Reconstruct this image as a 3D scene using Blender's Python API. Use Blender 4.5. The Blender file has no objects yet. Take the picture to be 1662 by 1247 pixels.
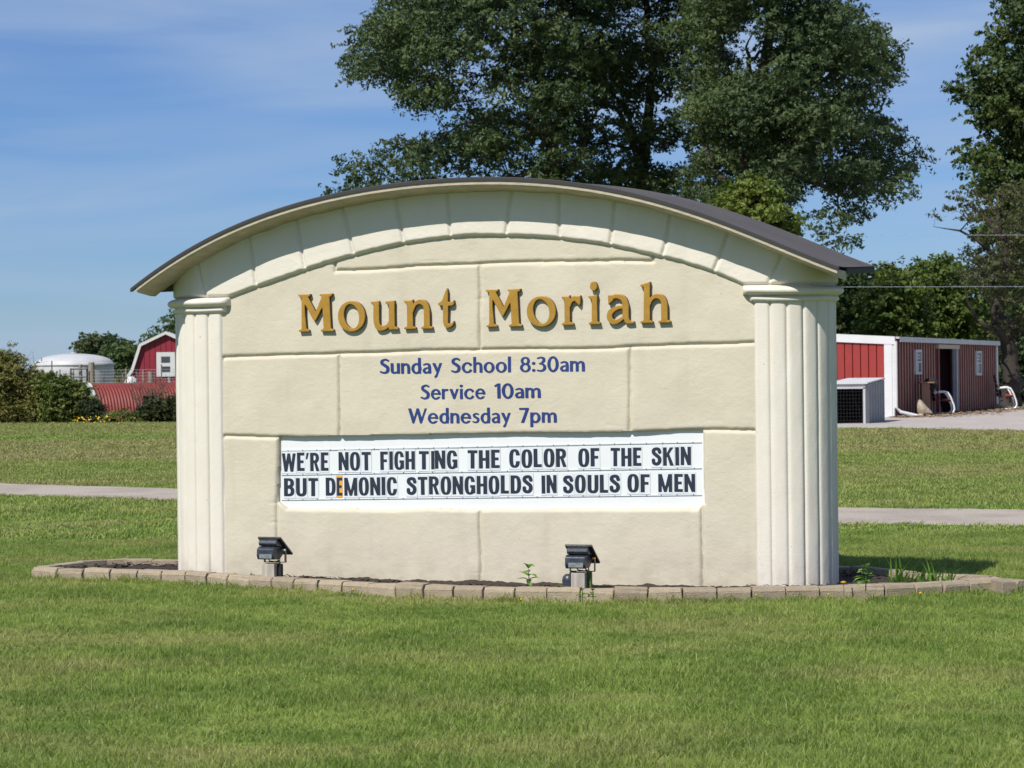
import bpy, bmesh, math, random
import numpy as np
from mathutils import Vector, Matrix

random.seed(7)
SC = bpy.context.scene
COL = SC.collection
R = math.radians

# ------------------------------------------------------------------ camera
EYE = np.array([0.0, 0.0, 1.44])
FPX, CXP, CYP = 4000.0, 831.0, 623.5          # focal length and centre in photo pixels
PITCH, ROLL = 13.5 / FPX, 0.011
_f = np.array([0, math.cos(PITCH), -math.sin(PITCH)])
_u0 = np.array([0, math.sin(PITCH), math.cos(PITCH)])
_r0 = np.array([1.0, 0, 0])
CR = _r0 * math.cos(ROLL) - _u0 * math.sin(ROLL)
CU = _r0 * math.sin(ROLL) + _u0 * math.cos(ROLL)
cam_d = bpy.data.cameras.new("camera")
cam = bpy.data.objects.new("camera", cam_d); COL.objects.link(cam)
cam.matrix_world = Matrix([[CR[0], CU[0], -_f[0], EYE[0]], [CR[1], CU[1], -_f[1], EYE[1]],
                           [CR[2], CU[2], -_f[2], EYE[2]], [0, 0, 0, 1]])
cam_d.sensor_width = 36.0
cam_d.lens = FPX / 1662 * 36
cam_d.clip_start = 0.1
cam_d.clip_end = 4000
cam_d.dof.use_dof = True
cam_d.dof.focus_distance = 16.5
cam_d.dof.aperture_fstop = 11.0
SC.camera = cam

# ------------------------------------------------------------------ sun and sky
SUN_EL, SUN_AZ = R(48), R(37)       # travel direction of the light, clockwise from +Y
sun_d = bpy.data.lights.new("sun", "SUN")
sun_d.energy = 5.0; sun_d.angle = R(0.53); sun_d.color = (1.0, 0.955, 0.87)
sun = bpy.data.objects.new("sun", sun_d); COL.objects.link(sun)
_d = Vector((math.sin(SUN_AZ) * math.cos(SUN_EL), math.cos(SUN_AZ) * math.cos(SUN_EL), -math.sin(SUN_EL)))
sun.rotation_euler = _d.to_track_quat('-Z', 'Y').to_euler()

world = bpy.data.worlds.new("World"); SC.world = world; world.use_nodes = True
nt = world.node_tree; nt.nodes.clear()
def wn(t, **k):
    n = nt.nodes.new(t)
    for a, b in k.items(): setattr(n, a, b)
    return n
sky = wn('ShaderNodeTexSky', sky_type='NISHITA'); sky.sun_disc = False
sky.sun_elevation = SUN_EL; sky.sun_rotation = SUN_AZ + math.pi
sky.altitude = 400; sky.air_density = 1.0; sky.dust_density = 0.15; sky.ozone_density = 3.0
tint = wn('ShaderNodeMix', data_type='RGBA', blend_type='MULTIPLY'); tint.inputs[0].default_value = 1
tint.inputs[7].default_value = (0.61, 0.845, 1.29, 1)
nt.links.new(sky.outputs[0], tint.inputs[6])
tc = wn('ShaderNodeTexCoord'); mp = wn('ShaderNodeMapping'); mp.inputs['Scale'].default_value = (2.2, 1.2, 17.0)
mp.inputs['Rotation'].default_value = (0.0, R(-5), 0)
nt.links.new(tc.outputs['Generated'], mp.inputs[0])
nz = wn('ShaderNodeTexNoise'); nz.inputs['Scale'].default_value = 2.6; nz.inputs['Detail'].default_value = 4
nz.inputs['Roughness'].default_value = 0.45; nz.inputs['Distortion'].default_value = 0.6
nt.links.new(mp.outputs[0], nz.inputs[0])
rp = wn('ShaderNodeMapRange'); rp.inputs[1].default_value = 0.38; rp.inputs[2].default_value = 0.80
rp.inputs[3].default_value = 0.03; rp.inputs[4].default_value = 0.62
nt.links.new(nz.outputs[0], rp.inputs[0])
cl = wn('ShaderNodeMix', data_type='RGBA'); nt.links.new(rp.outputs[0], cl.inputs[0])
nt.links.new(tint.outputs[2], cl.inputs[6]); cl.inputs[7].default_value = (5.7, 7.3, 9.8, 1)
n2 = wn('ShaderNodeTexNoise'); n2.inputs['Scale'].default_value = 2.2; n2.inputs['Detail'].default_value = 2
m2 = wn('ShaderNodeMapping'); m2.inputs['Scale'].default_value = (1.6, 1, 6); m2.inputs['Location'].default_value = (15 * 1.37, 15 * .71, 15 * 2.3)
mp.inputs['Location'].default_value = (0, 16.5, 13.5)
nt.links.new(tc.outputs['Generated'], m2.inputs[0]); nt.links.new(m2.outputs[0], n2.inputs[0])
r2 = wn('ShaderNodeMapRange'); r2.inputs[1].default_value = .42; r2.inputs[2].default_value = .62; r2.inputs[3].default_value = 0; r2.inputs[4].default_value = .42
nt.links.new(n2.outputs[0], r2.inputs[0])
ad = wn('ShaderNodeMath', operation='ADD'); ad.use_clamp = True
nt.links.new(rp.outputs[0], ad.inputs[0]); nt.links.new(r2.outputs[0], ad.inputs[1]); nt.links.new(ad.outputs[0], cl.inputs[0])
bg = wn('ShaderNodeBackground'); bg.inputs[1].default_value = 0.067
nt.links.new(cl.outputs[2], bg.inputs[0])
wo = wn('ShaderNodeOutputWorld'); nt.links.new(bg.outputs[0], wo.inputs[0])

SC.view_settings.view_transform = 'Standard'; SC.view_settings.look = 'None'
SC.view_settings.gamma = 1.0; SC.view_settings.exposure = 0.1; SC.view_settings.use_curve_mapping = False
SC.render.engine = 'CYCLES'
SC.cycles.max_bounces = 8; SC.cycles.transparent_max_bounces = 12
SC.cycles.use_denoising = True
SC.cycles.sample_clamp_indirect = 4

# ------------------------------------------------------------------ placing helpers
def ray(px, py):
    d = _f + CR * ((px - CXP) / FPX) - CU * ((py - CYP) / FPX)
    return d
def ground(px, py, z=0.0):
    d = ray(px, py); t = (z - EYE[2]) / d[2]
    return EYE + d * t
def at(px, py, Y):
    d = ray(px, py)
    return EYE + d * (Y / d[1])

# ------------------------------------------------------------------ mesh helpers
def link(name, me, mats=None, parent=None, loc=None, rotz=None, smooth=False):
    if mats:
        for m in (mats if isinstance(mats, (list, tuple)) else [mats]): me.materials.append(m)
    o = bpy.data.objects.new(name, me); COL.objects.link(o)
    if parent: o.parent = parent
    if loc is not None: o.location = Vector([float(v) for v in loc])
    if rotz is not None: o.rotation_euler = (0, 0, rotz)
    if smooth:
        me.polygons.foreach_set('use_smooth', [True] * len(me.polygons))
    return o
def empty(name, loc=(0, 0, 0), rotz=0, **props):
    o = bpy.data.objects.new(name, None); COL.objects.link(o)
    o.location = Vector([float(v) for v in loc]); o.rotation_euler = (0, 0, rotz)
    for k, v in props.items(): o[k] = v
    return o
def tag(o, **props):
    for k, v in props.items(): o[k] = v
    return o
def np_mesh(name, V, F, mi=None, smooth=False):
    """V (N,3), F (M,k) -> mesh, fast"""
    V = np.asarray(V, dtype=np.float32); F = np.asarray(F, dtype=np.int32)
    me = bpy.data.meshes.new(name)
    me.vertices.add(len(V)); me.vertices.foreach_set('co', V.ravel())
    k = F.shape[1]
    me.loops.add(F.size); me.loops.foreach_set('vertex_index', F.ravel())
    me.polygons.add(len(F))
    me.polygons.foreach_set('loop_start', np.arange(0, F.size, k, dtype=np.int32))
    me.polygons.foreach_set('loop_total', np.full(len(F), k, dtype=np.int32))
    if mi is not None: me.polygons.foreach_set('material_index', np.asarray(mi, dtype=np.int32))
    me.polygons.foreach_set('use_smooth', np.full(len(F), smooth, dtype=bool))
    me.update(calc_edges=True)
    return me

class MB:
    def __init__(s): s.v = []; s.f = []; s.m = []
    def add(s, vs, fs, m=0):
        b = len(s.v); s.v += [tuple(float(c) for c in v) for v in vs]
        s.f += [tuple(i + b for i in f) for f in fs]; s.m += [m] * len(fs)
    def box(s, c, d, rot=None, m=0, taper=1.0):
        hx, hy, hz = d[0] / 2, d[1] / 2, d[2] / 2
        vs = []
        for z in (-1, 1):
            k = taper if z > 0 else 1
            for x, y in ((-1, -1), (1, -1), (1, 1), (-1, 1)):
                p = Vector((x * hx * k, y * hy * k, z * hz))
                if rot is not None: p = rot @ p
                vs.append((p.x + c[0], p.y + c[1], p.z + c[2]))
        s.add(vs, [(0, 3, 2, 1), (4, 5, 6, 7), (0, 1, 5, 4), (1, 2, 6, 5), (2, 3, 7, 6), (3, 0, 4, 7)], m)
    def prism(s, poly, axis, a, b, m=0):
        """poly 2D ccw list extruded along axis 0/1/2 from a to b"""
        n = len(poly); vs = []
        for t in (a, b):
            for p in poly:
                q = [p[0], p[1]]; q.insert(axis, t); vs.append(q)
        fs = [tuple(range(n))[::-1], tuple(range(n, 2 * n))]
        for i in range(n): j = (i + 1) % n; fs.append((i, j, n + j, n + i))
        s.add(vs, fs, m)
    def tube(s, pts, rad, n=8, m=0, cap=True):
        pts = [Vector([float(c) for c in p]) for p in pts]
        if not hasattr(rad, '__len__'): rad = [rad] * len(pts)
        up = Vector((0, 0, 1)); vs = []
        for i, p in enumerate(pts):
            d = (pts[min(i + 1, len(pts) - 1)] - pts[max(i - 1, 0)]).normalized()
            a = d.cross(up if abs(d.dot(up)) < .93 else Vector((1, 0, 0))).normalized()
            b = d.cross(a).normalized()
            if i and a.dot(pa) < 0: a, b = -a, -b
            pa = a
            for k in range(n):
                t = 2 * math.pi * k / n
                vs.append(p + (a * math.cos(t) + b * math.sin(t)) * rad[i])
        fs = []
        for i in range(len(pts) - 1):
            for k in range(n):
                j = (k + 1) % n
                fs.append((i * n + k, i * n + j, (i + 1) * n + j, (i + 1) * n + k))
        if cap:
            fs.append(tuple(range(n))[::-1]); fs.append(tuple((len(pts) - 1) * n + k for k in range(n)))
        s.add(vs, fs, m)
    def lathe(s, prof, c=(0, 0, 0), n=32, m=0):
        vs = []; fs = []
        for r, z in prof:
            for k in range(n):
                t = 2 * math.pi * k / n
                vs.append((c[0] + r * math.cos(t), c[1] + r * math.sin(t), c[2] + z))
        for i in range(len(prof) - 1):
            for k in range(n):
                j = (k + 1) % n
                fs.append((i * n + k, i * n + j, (i + 1) * n + j, (i + 1) * n + k))
        s.add(vs, fs, m)
    def mesh(s, name, smooth=False, bevel=0, seg=2):
        me = bpy.data.meshes.new(name); me.from_pydata(s.v, [], s.f)
        me.polygons.foreach_set('material_index', s.m)
        bm = bmesh.new(); bm.from_mesh(me)
        bmesh.ops.recalc_face_normals(bm, faces=bm.faces[:])
        if bevel:
            bmesh.ops.remove_doubles(bm, verts=bm.verts[:], dist=1e-5)
            bmesh.ops.bevel(bm, geom=bm.edges[:] + bm.verts[:], offset=bevel, segments=seg, affect='EDGES', profile=.5)
        if smooth:
            for f in bm.faces: f.smooth = True
        bm.to_mesh(me); bm.free()
        return me
    def build(s, name, mats=None, parent=None, loc=None, rotz=None, smooth=False, bevel=0, seg=2):
        return link(name, s.mesh(name, smooth, bevel, seg), mats, parent, loc, rotz)

# value noise, vectorised
_rs = np.random.RandomState(3)
_perm = _rs.rand(64, 64, 64).astype(np.float32)
def vnoise(x, y, z=0.0):
    x = np.asarray(x, dtype=np.float64); y = np.asarray(y, dtype=np.float64); z = np.zeros_like(x) + z
    xi, yi, zi = np.floor(x).astype(int), np.floor(y).astype(int), np.floor(z).astype(int)
    fx, fy, fz = x - xi, y - yi, z - zi
    fx = fx * fx * (3 - 2 * fx); fy = fy * fy * (3 - 2 * fy); fz = fz * fz * (3 - 2 * fz)
    r = 0
    for a in (0, 1):
        for b in (0, 1):
            for c in (0, 1):
                w = (fx if a else 1 - fx) * (fy if b else 1 - fy) * (fz if c else 1 - fz)
                r = r + w * _perm[(xi + a) & 63, (yi + b) & 63, (zi + c) & 63]
    return r * 2 - 1
def fbm(x, y, z=0.0, o=4):
    r = 0; a = 1
    for k in range(o):
        r = r + a * vnoise(x * 2 ** k + 17 * k, y * 2 ** k + 5 * k, z * 2 ** k); a *= .5
    return r

# ------------------------------------------------------------------ materials
def mat(name, col, rough=0.6, metal=0.0, col2=None, nscale=6.0, ndetail=6, nmix=(0.35, 0.7), bump=0.0, bscale=80.0,
        spec=0.5, grain=0.0, gscale=300.0, coord='Object', stretch=(1, 1, 1), objrand=0, dirt=0):
    m = bpy.data.materials.new(name); m.use_nodes = True
    t = m.node_tree; p = t.nodes['Principled BSDF']; L = t.links.new
    p.inputs['Roughness'].default_value = rough; p.inputs['Metallic'].default_value = metal
    p.inputs['Specular IOR Level'].default_value = spec
    tc = t.nodes.new('ShaderNodeTexCoord'); mp = t.nodes.new('ShaderNodeMapping'); mp.inputs['Scale'].default_value = stretch
    L(tc.outputs[coord], mp.inputs[0])
    last = None
    if col2 is not None:
        n = t.nodes.new('ShaderNodeTexNoise'); n.inputs['Scale'].default_value = nscale; n.inputs['Detail'].default_value = ndetail
        n.inputs['Roughness'].default_value = .6; L(mp.outputs[0], n.inputs[0])
        mr = t.nodes.new('ShaderNodeMapRange'); mr.inputs[1].default_value = nmix[0]; mr.inputs[2].default_value = nmix[1]
        L(n.outputs[0], mr.inputs[0])
        mx = t.nodes.new('ShaderNodeMix'); mx.data_type = 'RGBA'
        mx.inputs[6].default_value = (*col, 1); mx.inputs[7].default_value = (*col2, 1)
        L(mr.outputs[0], mx.inputs[0]); last = mx.outputs[2]
    if grain:
        n = t.nodes.new('ShaderNodeTexNoise'); n.inputs['Scale'].default_value = gscale; n.inputs['Detail'].default_value = 3
        L(mp.outputs[0], n.inputs[0])
        mr = t.nodes.new('ShaderNodeMapRange'); mr.inputs[1].default_value = .3; mr.inputs[2].default_value = .7
        mr.inputs[3].default_value = 1 - grain; mr.inputs[4].default_value = 1 + grain
        L(n.outputs[0], mr.inputs[0])
        vm = t.nodes.new('ShaderNodeVectorMath'); vm.operation = 'SCALE'
        if last: L(last, vm.inputs[0])
        else: vm.inputs[0].default_value = col
        L(mr.outputs[0], vm.inputs['Scale']); last = vm.outputs[0]
    if objrand:
        oi = t.nodes.new('ShaderNodeObjectInfo'); mr = t.nodes.new('ShaderNodeMapRange')
        mr.inputs[3].default_value = 1 - objrand; mr.inputs[4].default_value = 1 + objrand; L(oi.outputs['Random'], mr.inputs[0])
        vm = t.nodes.new('ShaderNodeVectorMath'); vm.operation = 'SCALE'; L(last, vm.inputs[0]); L(mr.outputs[0], vm.inputs['Scale']); last = vm.outputs[0]
    if dirt:                                             # rain streaks, splashed soil at the foot and small chips
        def nn(sc, st_, a, b, c, d_, det=4):
            m_ = t.nodes.new('ShaderNodeMapping'); m_.inputs['Scale'].default_value = st_; L(tc.outputs[coord], m_.inputs[0])
            n = t.nodes.new('ShaderNodeTexNoise'); n.inputs['Scale'].default_value = sc; n.inputs['Detail'].default_value = det; L(m_.outputs[0], n.inputs[0])
            r = t.nodes.new('ShaderNodeMapRange'); r.inputs[1].default_value = a; r.inputs[2].default_value = b; r.inputs[3].default_value = c; r.inputs[4].default_value = d_; L(n.outputs[0], r.inputs[0]); return r.outputs[0]
        def mul(a, b):
            m_ = t.nodes.new('ShaderNodeMath'); m_.operation = 'MULTIPLY'; L(a, m_.inputs[0]); L(b, m_.inputs[1]); return m_.outputs[0]
        st_ = nn(7, (1, 1, .10), .55, .80, 0, dirt); spk = nn(38, (1, 1, 1), .75, .77, 0, .45, 2); sp = t.nodes.new('ShaderNodeSeparateXYZ'); L(tc.outputs['Object'], sp.inputs[0])
        lo = t.nodes.new('ShaderNodeMapRange'); lo.inputs[1].default_value = .26; lo.inputs[2].default_value = .04; lo.inputs[3].default_value = 0; lo.inputs[4].default_value = 1; L(sp.outputs[2], lo.inputs[0])
        foot = mul(lo.outputs[0], nn(9, (1, 1, 1), .42, .68, .05, .32))
        for f_, c_ in ((st_, (.33, .29, .20)), (foot, (.26, .20, .13)), (spk, (.22, .19, .15))):
            mx = t.nodes.new('ShaderNodeMix'); mx.data_type = 'RGBA'; L(f_, mx.inputs[0]); L(last, mx.inputs[6]); mx.inputs[7].default_value = (*c_, 1); last = mx.outputs[2]
    if last: L(last, p.inputs['Base Color'])
    else: p.inputs['Base Color'].default_value = (*col, 1)
    if bump:
        n = t.nodes.new('ShaderNodeTexNoise'); n.inputs['Scale'].default_value = bscale; n.inputs['Detail'].default_value = 4
        L(mp.outputs[0], n.inputs[0])
        b = t.nodes.new('ShaderNodeBump'); b.inputs['Strength'].default_value = bump; b.inputs['Distance'].default_value = 0.01
        L(n.outputs[0], b.inputs['Height']); L(b.outputs[0], p.inputs['Normal'])
    return m

M = {}
M['cream'] = mat('cream stucco', (.575, .525, .42), .75, col2=(.535, .485, .385), nscale=2.2, bump=.16, bscale=70, spec=.25, dirt=.20)
M['ivory'] = mat('ivory paint', (.69, .645, .57), .6, col2=(.65, .605, .53), nscale=3, bump=.14, bscale=70, spec=.3, dirt=.10)
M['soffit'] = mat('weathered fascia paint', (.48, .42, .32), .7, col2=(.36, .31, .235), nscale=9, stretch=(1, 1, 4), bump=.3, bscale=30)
M['roofing'] = mat('charcoal roll roofing', (.088, .079, .080), .9, col2=(.068, .060, .060), nscale=2, grain=.18, gscale=240, bump=.4, bscale=260)
M['roof_edge'] = mat('dark roofing edge', (.035, .033, .036), .8, grain=.2)
M['gold'] = mat('gold leaf paint', (.58, .315, .055), .27, metal=.45, col2=(.48, .255, .04), nscale=20, bump=.08, bscale=60)
M['bronze'] = mat('dark bronze letter return', (.10, .06, .03), .45, metal=.3, col2=(.07, .042, .02), nscale=20)
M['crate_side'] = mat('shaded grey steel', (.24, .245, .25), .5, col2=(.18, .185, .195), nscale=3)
M['blue'] = mat('blue vinyl', (.006, .030, .165), .55, col2=(.010, .044, .21), nscale=10, nmix=(.5, .8))
M['board_white'] = mat('white acrylic panel', (.73, .745, .76), .35, col2=(.70, .715, .735), nscale=3)
M['tile'] = mat('clear letter tile over white', (.69, .715, .75), .15, col2=(.66, .685, .725), nscale=7)
M['tile_orange'] = mat('orange letter tile', (.80, .36, .035), .3)
M['black_ink'] = mat('black letter', (.018, .024, .042), .35, col2=(.028, .036, .06), nscale=12)
M['rail'] = mat('clear rail', (.70, .73, .77), .3)
M['screw'] = mat('rail rivet', (.16, .17, .2), .4, metal=.5)
M['light_housing'] = mat('black cast housing', (.020, .026, .042), .38, col2=(.045, .055, .075), nscale=30, bump=.1, bscale=120)
M['light_plate'] = mat('rating plate', (.24, .26, .26), .45, metal=.3, col2=(.13, .15, .15), nscale=60)
M['glass_dark'] = mat('lamp glass', (.05, .05, .05), .08)
M['wood_grey'] = mat('weathered timber', (.46, .42, .37), .85, col2=(.27, .24, .20), nscale=14, stretch=(3, 3, .25), bump=.4, bscale=60)
M['edging'] = mat('tan concrete edging', (.35, .285, .205), .92, col2=(.26, .21, .15), nscale=9, grain=.22, gscale=160, bump=.6, bscale=120, objrand=.13)
M['soil'] = mat('dark mulch soil', (.05, .034, .026), .95, col2=(.022, .014, .011), nscale=40, bump=.8, bscale=90)
M['asphalt'] = mat('pale asphalt', (.38, .325, .275), .95, col2=(.31, .265, .225), nscale=1.1, nmix=(.45, .62), grain=.22, gscale=50, bump=.3, bscale=60)
M['gravel'] = mat('pale gravel', (.43, .385, .355), .95, col2=(.34, .30, .27), nscale=.9, grain=.25, gscale=18, bump=.6, bscale=20)
M['mulch_edge'] = mat('leaf litter', (.21, .125, .06), .95, col2=(.30, .22, .15), nscale=3, grain=.35, gscale=20)
M['red_shed'] = mat('red steel siding', (.29, .030, .024), .5, col2=(.24, .024, .020), nscale=1.2)
M['red_rib'] = mat('shade-toned red siding', (.17, .036, .03), .6, col2=(.13, .028, .024), nscale=3)  # side wall's shade put into the colour: browner, darker than the front red
M['rib_crown'] = mat('sunlit-toned rib crowns', (.31, .17, .115), .6, col2=(.25, .125, .085), nscale=3)  # sun catching the ribs, painted in as a lighter tan
M['red_barn'] = mat('barn crimson', (.26, .016, .035), .6, col2=(.21, .012, .028), nscale=2)
M['red_pipe'] = mat('rusty red culvert', (.215, .030, .022), .6, col2=(.15, .022, .017), nscale=2.5)
M['white'] = mat('white paint', (.64, .64, .65), .5, col2=(.58, .58, .59), nscale=2)
M['white_dull'] = mat('dull white metal', (.52, .52, .53), .5, col2=(.44, .44, .46), nscale=2)
M['grey_metal'] = mat('grey metal', (.30, .32, .35), .5, col2=(.25, .26, .3), nscale=3)
M['dark'] = mat('dark interior', (.012, .011, .015), .9)
M['dark_door'] = mat('dark red interior', (.035, .009, .012), .8)
M['pane'] = mat('window glass', (.055, .065, .08), .08, spec=.8)
M['pane_pale'] = mat('dusty window glass', (.22, .23, .22), .2, col2=(.1, .11, .12), nscale=14)
M['brown_box'] = mat('brown cabinet', (.30, .15, .095), .6)
M['chair_white'] = mat('white tubing', (.78, .78, .76), .35)
M['chair_red'] = mat('chair red enamel', (.17, .022, .024), .4, col2=(.12, .016, .018), nscale=8)
M['chair_red_lit'] = mat('sunlit-toned chair red', (.55, .10, .06), .45)  # lit copy of the chair red, sunlight painted into the seat sides
M['rock'] = mat('field stone', (.46, .37, .27), .9, col2=(.22, .18, .15), nscale=8, bump=.7, bscale=14, grain=.2, gscale=40)
M['rock_tan'] = mat('tan stone', (.46, .36, .24), .9, col2=(.36, .28, .18), nscale=12, bump=.5, bscale=20)
M['wire'] = mat('bare wire', (.35, .36, .38), .4, metal=.4)
M['cable'] = mat('pale power line', (.36, .40, .46), .5)
M['post'] = mat('weathered fence post', (.30, .26, .20), .9, col2=(.19, .16, .12), nscale=6, stretch=(2, 2, .4))
M['bark'] = mat('grey brown bark', (.075, .058, .045), .95, col2=(.04, .032, .026), nscale=5, stretch=(3, 3, .5), bump=.8, bscale=12)
M['bark_dark'] = mat('dark bark', (.05, .04, .032), .95, col2=(.03, .024, .02), nscale=5, stretch=(3, 3, .5), bump=.8, bscale=12)
M['twig'] = mat('reddish twigs', (.17, .09, .075), .9, col2=(.12, .07, .05), nscale=4)
M['stem'] = mat('green stem', (.09, .14, .03), .7)
M['yellow'] = mat('yellow petals', (.62, .38, .01), .6)
M['yellow_dull'] = mat('dull yellow flowers', (.28, .17, .02), .7, col2=(.20, .10, .02), nscale=3)

def leaf_mat(name, c1, c2, c3=None, trans=.3, rough=.5, nscale=.35):
    """leaf colour: large noise by place plus a random shift per leaf (attribute 'tint')"""
    m = bpy.data.materials.new(name); m.use_nodes = True
    t = m.node_tree; p = t.nodes['Principled BSDF']; L = t.links.new
    p.inputs['Roughness'].default_value = rough; p.inputs['Specular IOR Level'].default_value = .3
    g = t.nodes.new('ShaderNodeNewGeometry')
    n = t.nodes.new('ShaderNodeTexNoise'); n.inputs['Scale'].default_value = nscale; n.inputs['Detail'].default_value = 3
    L(g.outputs['Position'], n.inputs[0])
    a = t.nodes.new('ShaderNodeAttribute'); a.attribute_name = 'tint'
    mr = t.nodes.new('ShaderNodeMapRange'); mr.inputs[1].default_value = .36; mr.inputs[2].default_value = .64
    L(n.outputs[0], mr.inputs[0])
    ad = t.nodes.new('ShaderNodeMath'); ad.operation = 'MULTIPLY_ADD'
    L(a.outputs['Fac'], ad.inputs[0]); ad.inputs[1].default_value = .6
    ml = t.nodes.new('ShaderNodeMath'); ml.operation = 'MULTIPLY'; L(mr.outputs[0], ml.inputs[0]); ml.inputs[1].default_value = .45
    L(ml.outputs[0], ad.inputs[2])
    rp = t.nodes.new('ShaderNodeValToRGB'); L(ad.outputs[0], rp.inputs[0])
    e = rp.color_ramp.elements; e[0].color = (*c1, 1); e[0].position = .1; e[1].color = (*(c3 or c2), 1); e[1].position = .98
    if c3: k = rp.color_ramp.elements.new(.6); k.color = (*c2, 1)
    L(rp.outputs[0], p.inputs['Base Color'])
    tr = t.nodes.new('ShaderNodeBsdfTranslucent'); L(rp.outputs[0], tr.inputs[0])
    ms = t.nodes.new('ShaderNodeMixShader'); ms.inputs[0].default_value = trans
    L(p.outputs[0], ms.inputs[1]); L(tr.outputs[0], ms.inputs[2])
    L(ms.outputs[0], t.nodes['Material Output'].inputs[0])
    return m
M['leaf_locust'] = leaf_mat('locust leaves', (.042, .070, .034), (.080, .120, .044), (.145, .185, .060))
M['leaf_bright'] = leaf_mat('bright leaves', (.06, .10, .015), (.13, .18, .03), (.24, .27, .05))
M['leaf_maple'] = leaf_mat('maple leaves', (.035, .062, .024), (.07, .11, .03), (.13, .165, .045))
M['leaf_row'] = leaf_mat('tree row leaves', (.05, .085, .018), (.10, .145, .025), (.17, .21, .04))
M['leaf_sparse'] = leaf_mat('fruit tree leaves', (.04, .055, .02), (.08, .09, .035), (.15, .15, .06))
M['leaf_far'] = leaf_mat('far leaves', (.05, .075, .032), (.08, .105, .04), (.15, .155, .055))
M['leaf_bush'] = leaf_mat('bush leaves', (.10, .115, .03), (.19, .185, .05), (.30, .27, .10), nscale=.8)
M['leaf_fresh'] = leaf_mat('fresh leaves', (.065, .10, .02), (.13, .165, .035), (.22, .25, .06), nscale=1)
M['leaf_dark'] = leaf_mat('dark shrub leaves', (.02, .035, .014), (.045, .06, .018), (.09, .10, .03), nscale=1)
M['weed'] = leaf_mat('weed leaves', (.08, .19, .02), (.16, .30, .04), (.22, .36, .07), nscale=3)
# ================================================================== GROUND
def lawn_colour_nodes(t, L, blade):
    """returns a colour socket: green lawn with straw patches and mowing bands, by place"""
    g = t.nodes.new('ShaderNodeNewGeometry')
    def noise(scale, stretch=(1, 1, 1), detail=3, rough=.55):
        mp = t.nodes.new('ShaderNodeMapping'); mp.inputs['Scale'].default_value = stretch
        L(g.outputs['Position'], mp.inputs[0])
        n = t.nodes.new('ShaderNodeTexNoise'); n.inputs['Scale'].default_value = scale; n.inputs['Detail'].default_value = detail
        n.inputs['Roughness'].default_value = rough
        L(mp.outputs[0], n.inputs[0]); return n.outputs[0]
    def rng(s, a, b, c=0., d=1.):
        r = t.nodes.new('ShaderNodeMapRange'); r.inputs[1].default_value = a; r.inputs[2].default_value = b
        r.inputs[3].default_value = c; r.inputs[4].default_value = d; L(s, r.inputs[0]); return r.outputs[0]
    def mix(f, a, b):
        m = t.nodes.new('ShaderNodeMix'); m.data_type = 'RGBA'; L(f, m.inputs[0])
        for k, v in ((6, a), (7, b)):
            if isinstance(v, tuple): m.inputs[k].default_value = (*v, 1)
            else: L(v, m.inputs[k])
        return m.outputs[2]
    c = mix(rng(noise(1.3), .38, .62), (.150, .226, .042), (.240, .312, .070))
    c = mix(rng(noise(.55, (1, 1.8, 1), 4), .48, .69, 0, .56), c, (.36, .325, .135))     # dry, straw coloured patches
    c = mix(rng(noise(2.2, (1, 1, 1), 4), .60, .74, 0, .6), c, (.095, .19, .024))     # lush spots
    if True:                                                               # drier lawn beyond the drive
        sx = t.nodes.new('ShaderNodeSeparateXYZ'); L(g.outputs['Position'], sx.inputs[0])
        far = rng(sx.outputs[1], 26, 40)
        band = rng(noise(.085, (.25, 1.6, 1), 2), .40, .58, .1, 1)
        ml = t.nodes.new('ShaderNodeMath'); ml.operation = 'MULTIPLY'; L(far, ml.inputs[0]); L(band, ml.inputs[1])
        m2 = t.nodes.new('ShaderNodeMath'); m2.operation = 'MULTIPLY'; L(ml.outputs[0], m2.inputs[0]); m2.inputs[1].default_value = .7
        c = mix(m2.outputs[0], c, (.31, .265, .12))
    return c
gm = bpy.data.materials.new('lawn soil and thatch'); gm.use_nodes = True
_t = gm.node_tree; _L = _t.links.new; _p = _t.nodes['Principled BSDF']
_c = lawn_colour_nodes(_t, _L, False)
_n = _t.nodes.new('ShaderNodeTexNoise'); _n.inputs['Scale'].default_value = 30; _n.inputs['Detail'].default_value = 5
_g = _t.nodes.new('ShaderNodeNewGeometry'); _L(_g.outputs['Position'], _n.inputs[0])
_mr = _t.nodes.new('ShaderNodeMapRange'); _mr.inputs[1].default_value = .3; _mr.inputs[2].default_value = .7; _mr.inputs[3].default_value = .42; _mr.inputs[4].default_value = .85
_L(_n.outputs[0], _mr.inputs[0])
_v = _t.nodes.new('ShaderNodeVectorMath'); _v.operation = 'SCALE'; _L(_c, _v.inputs[0]); _L(_mr.outputs[0], _v.inputs['Scale'])
_L(_v.outputs[0], _p.inputs['Base Color']); _p.inputs['Roughness'].default_value = .95; _p.inputs['Specular IOR Level'].default_value = .1
M['lawn'] = gm
bm_ = bpy.data.materials.new('grass blades'); bm_.use_nodes = True
_t = bm_.node_tree; _L = _t.links.new; _p = _t.nodes['Principled BSDF']
_c = lawn_colour_nodes(_t, _L, True)
_a = _t.nodes.new('ShaderNodeAttribute'); _a.attribute_name = 'tint'
_mr = _t.nodes.new('ShaderNodeMapRange'); _mr.inputs[3].default_value = .78; _mr.inputs[4].default_value = 1.55; _L(_a.outputs['Fac'], _mr.inputs[0])
_v = _t.nodes.new('ShaderNodeVectorMath'); _v.operation = 'SCALE'; _L(_c, _v.inputs[0]); _L(_mr.outputs[0], _v.inputs['Scale'])
_rp = _t.nodes.new('ShaderNodeMapRange'); _rp.inputs[1].default_value = .90; _rp.inputs[2].default_value = .97; _rp.inputs[4].default_value = .8; _L(_a.outputs['Fac'], _rp.inputs[0])
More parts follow.
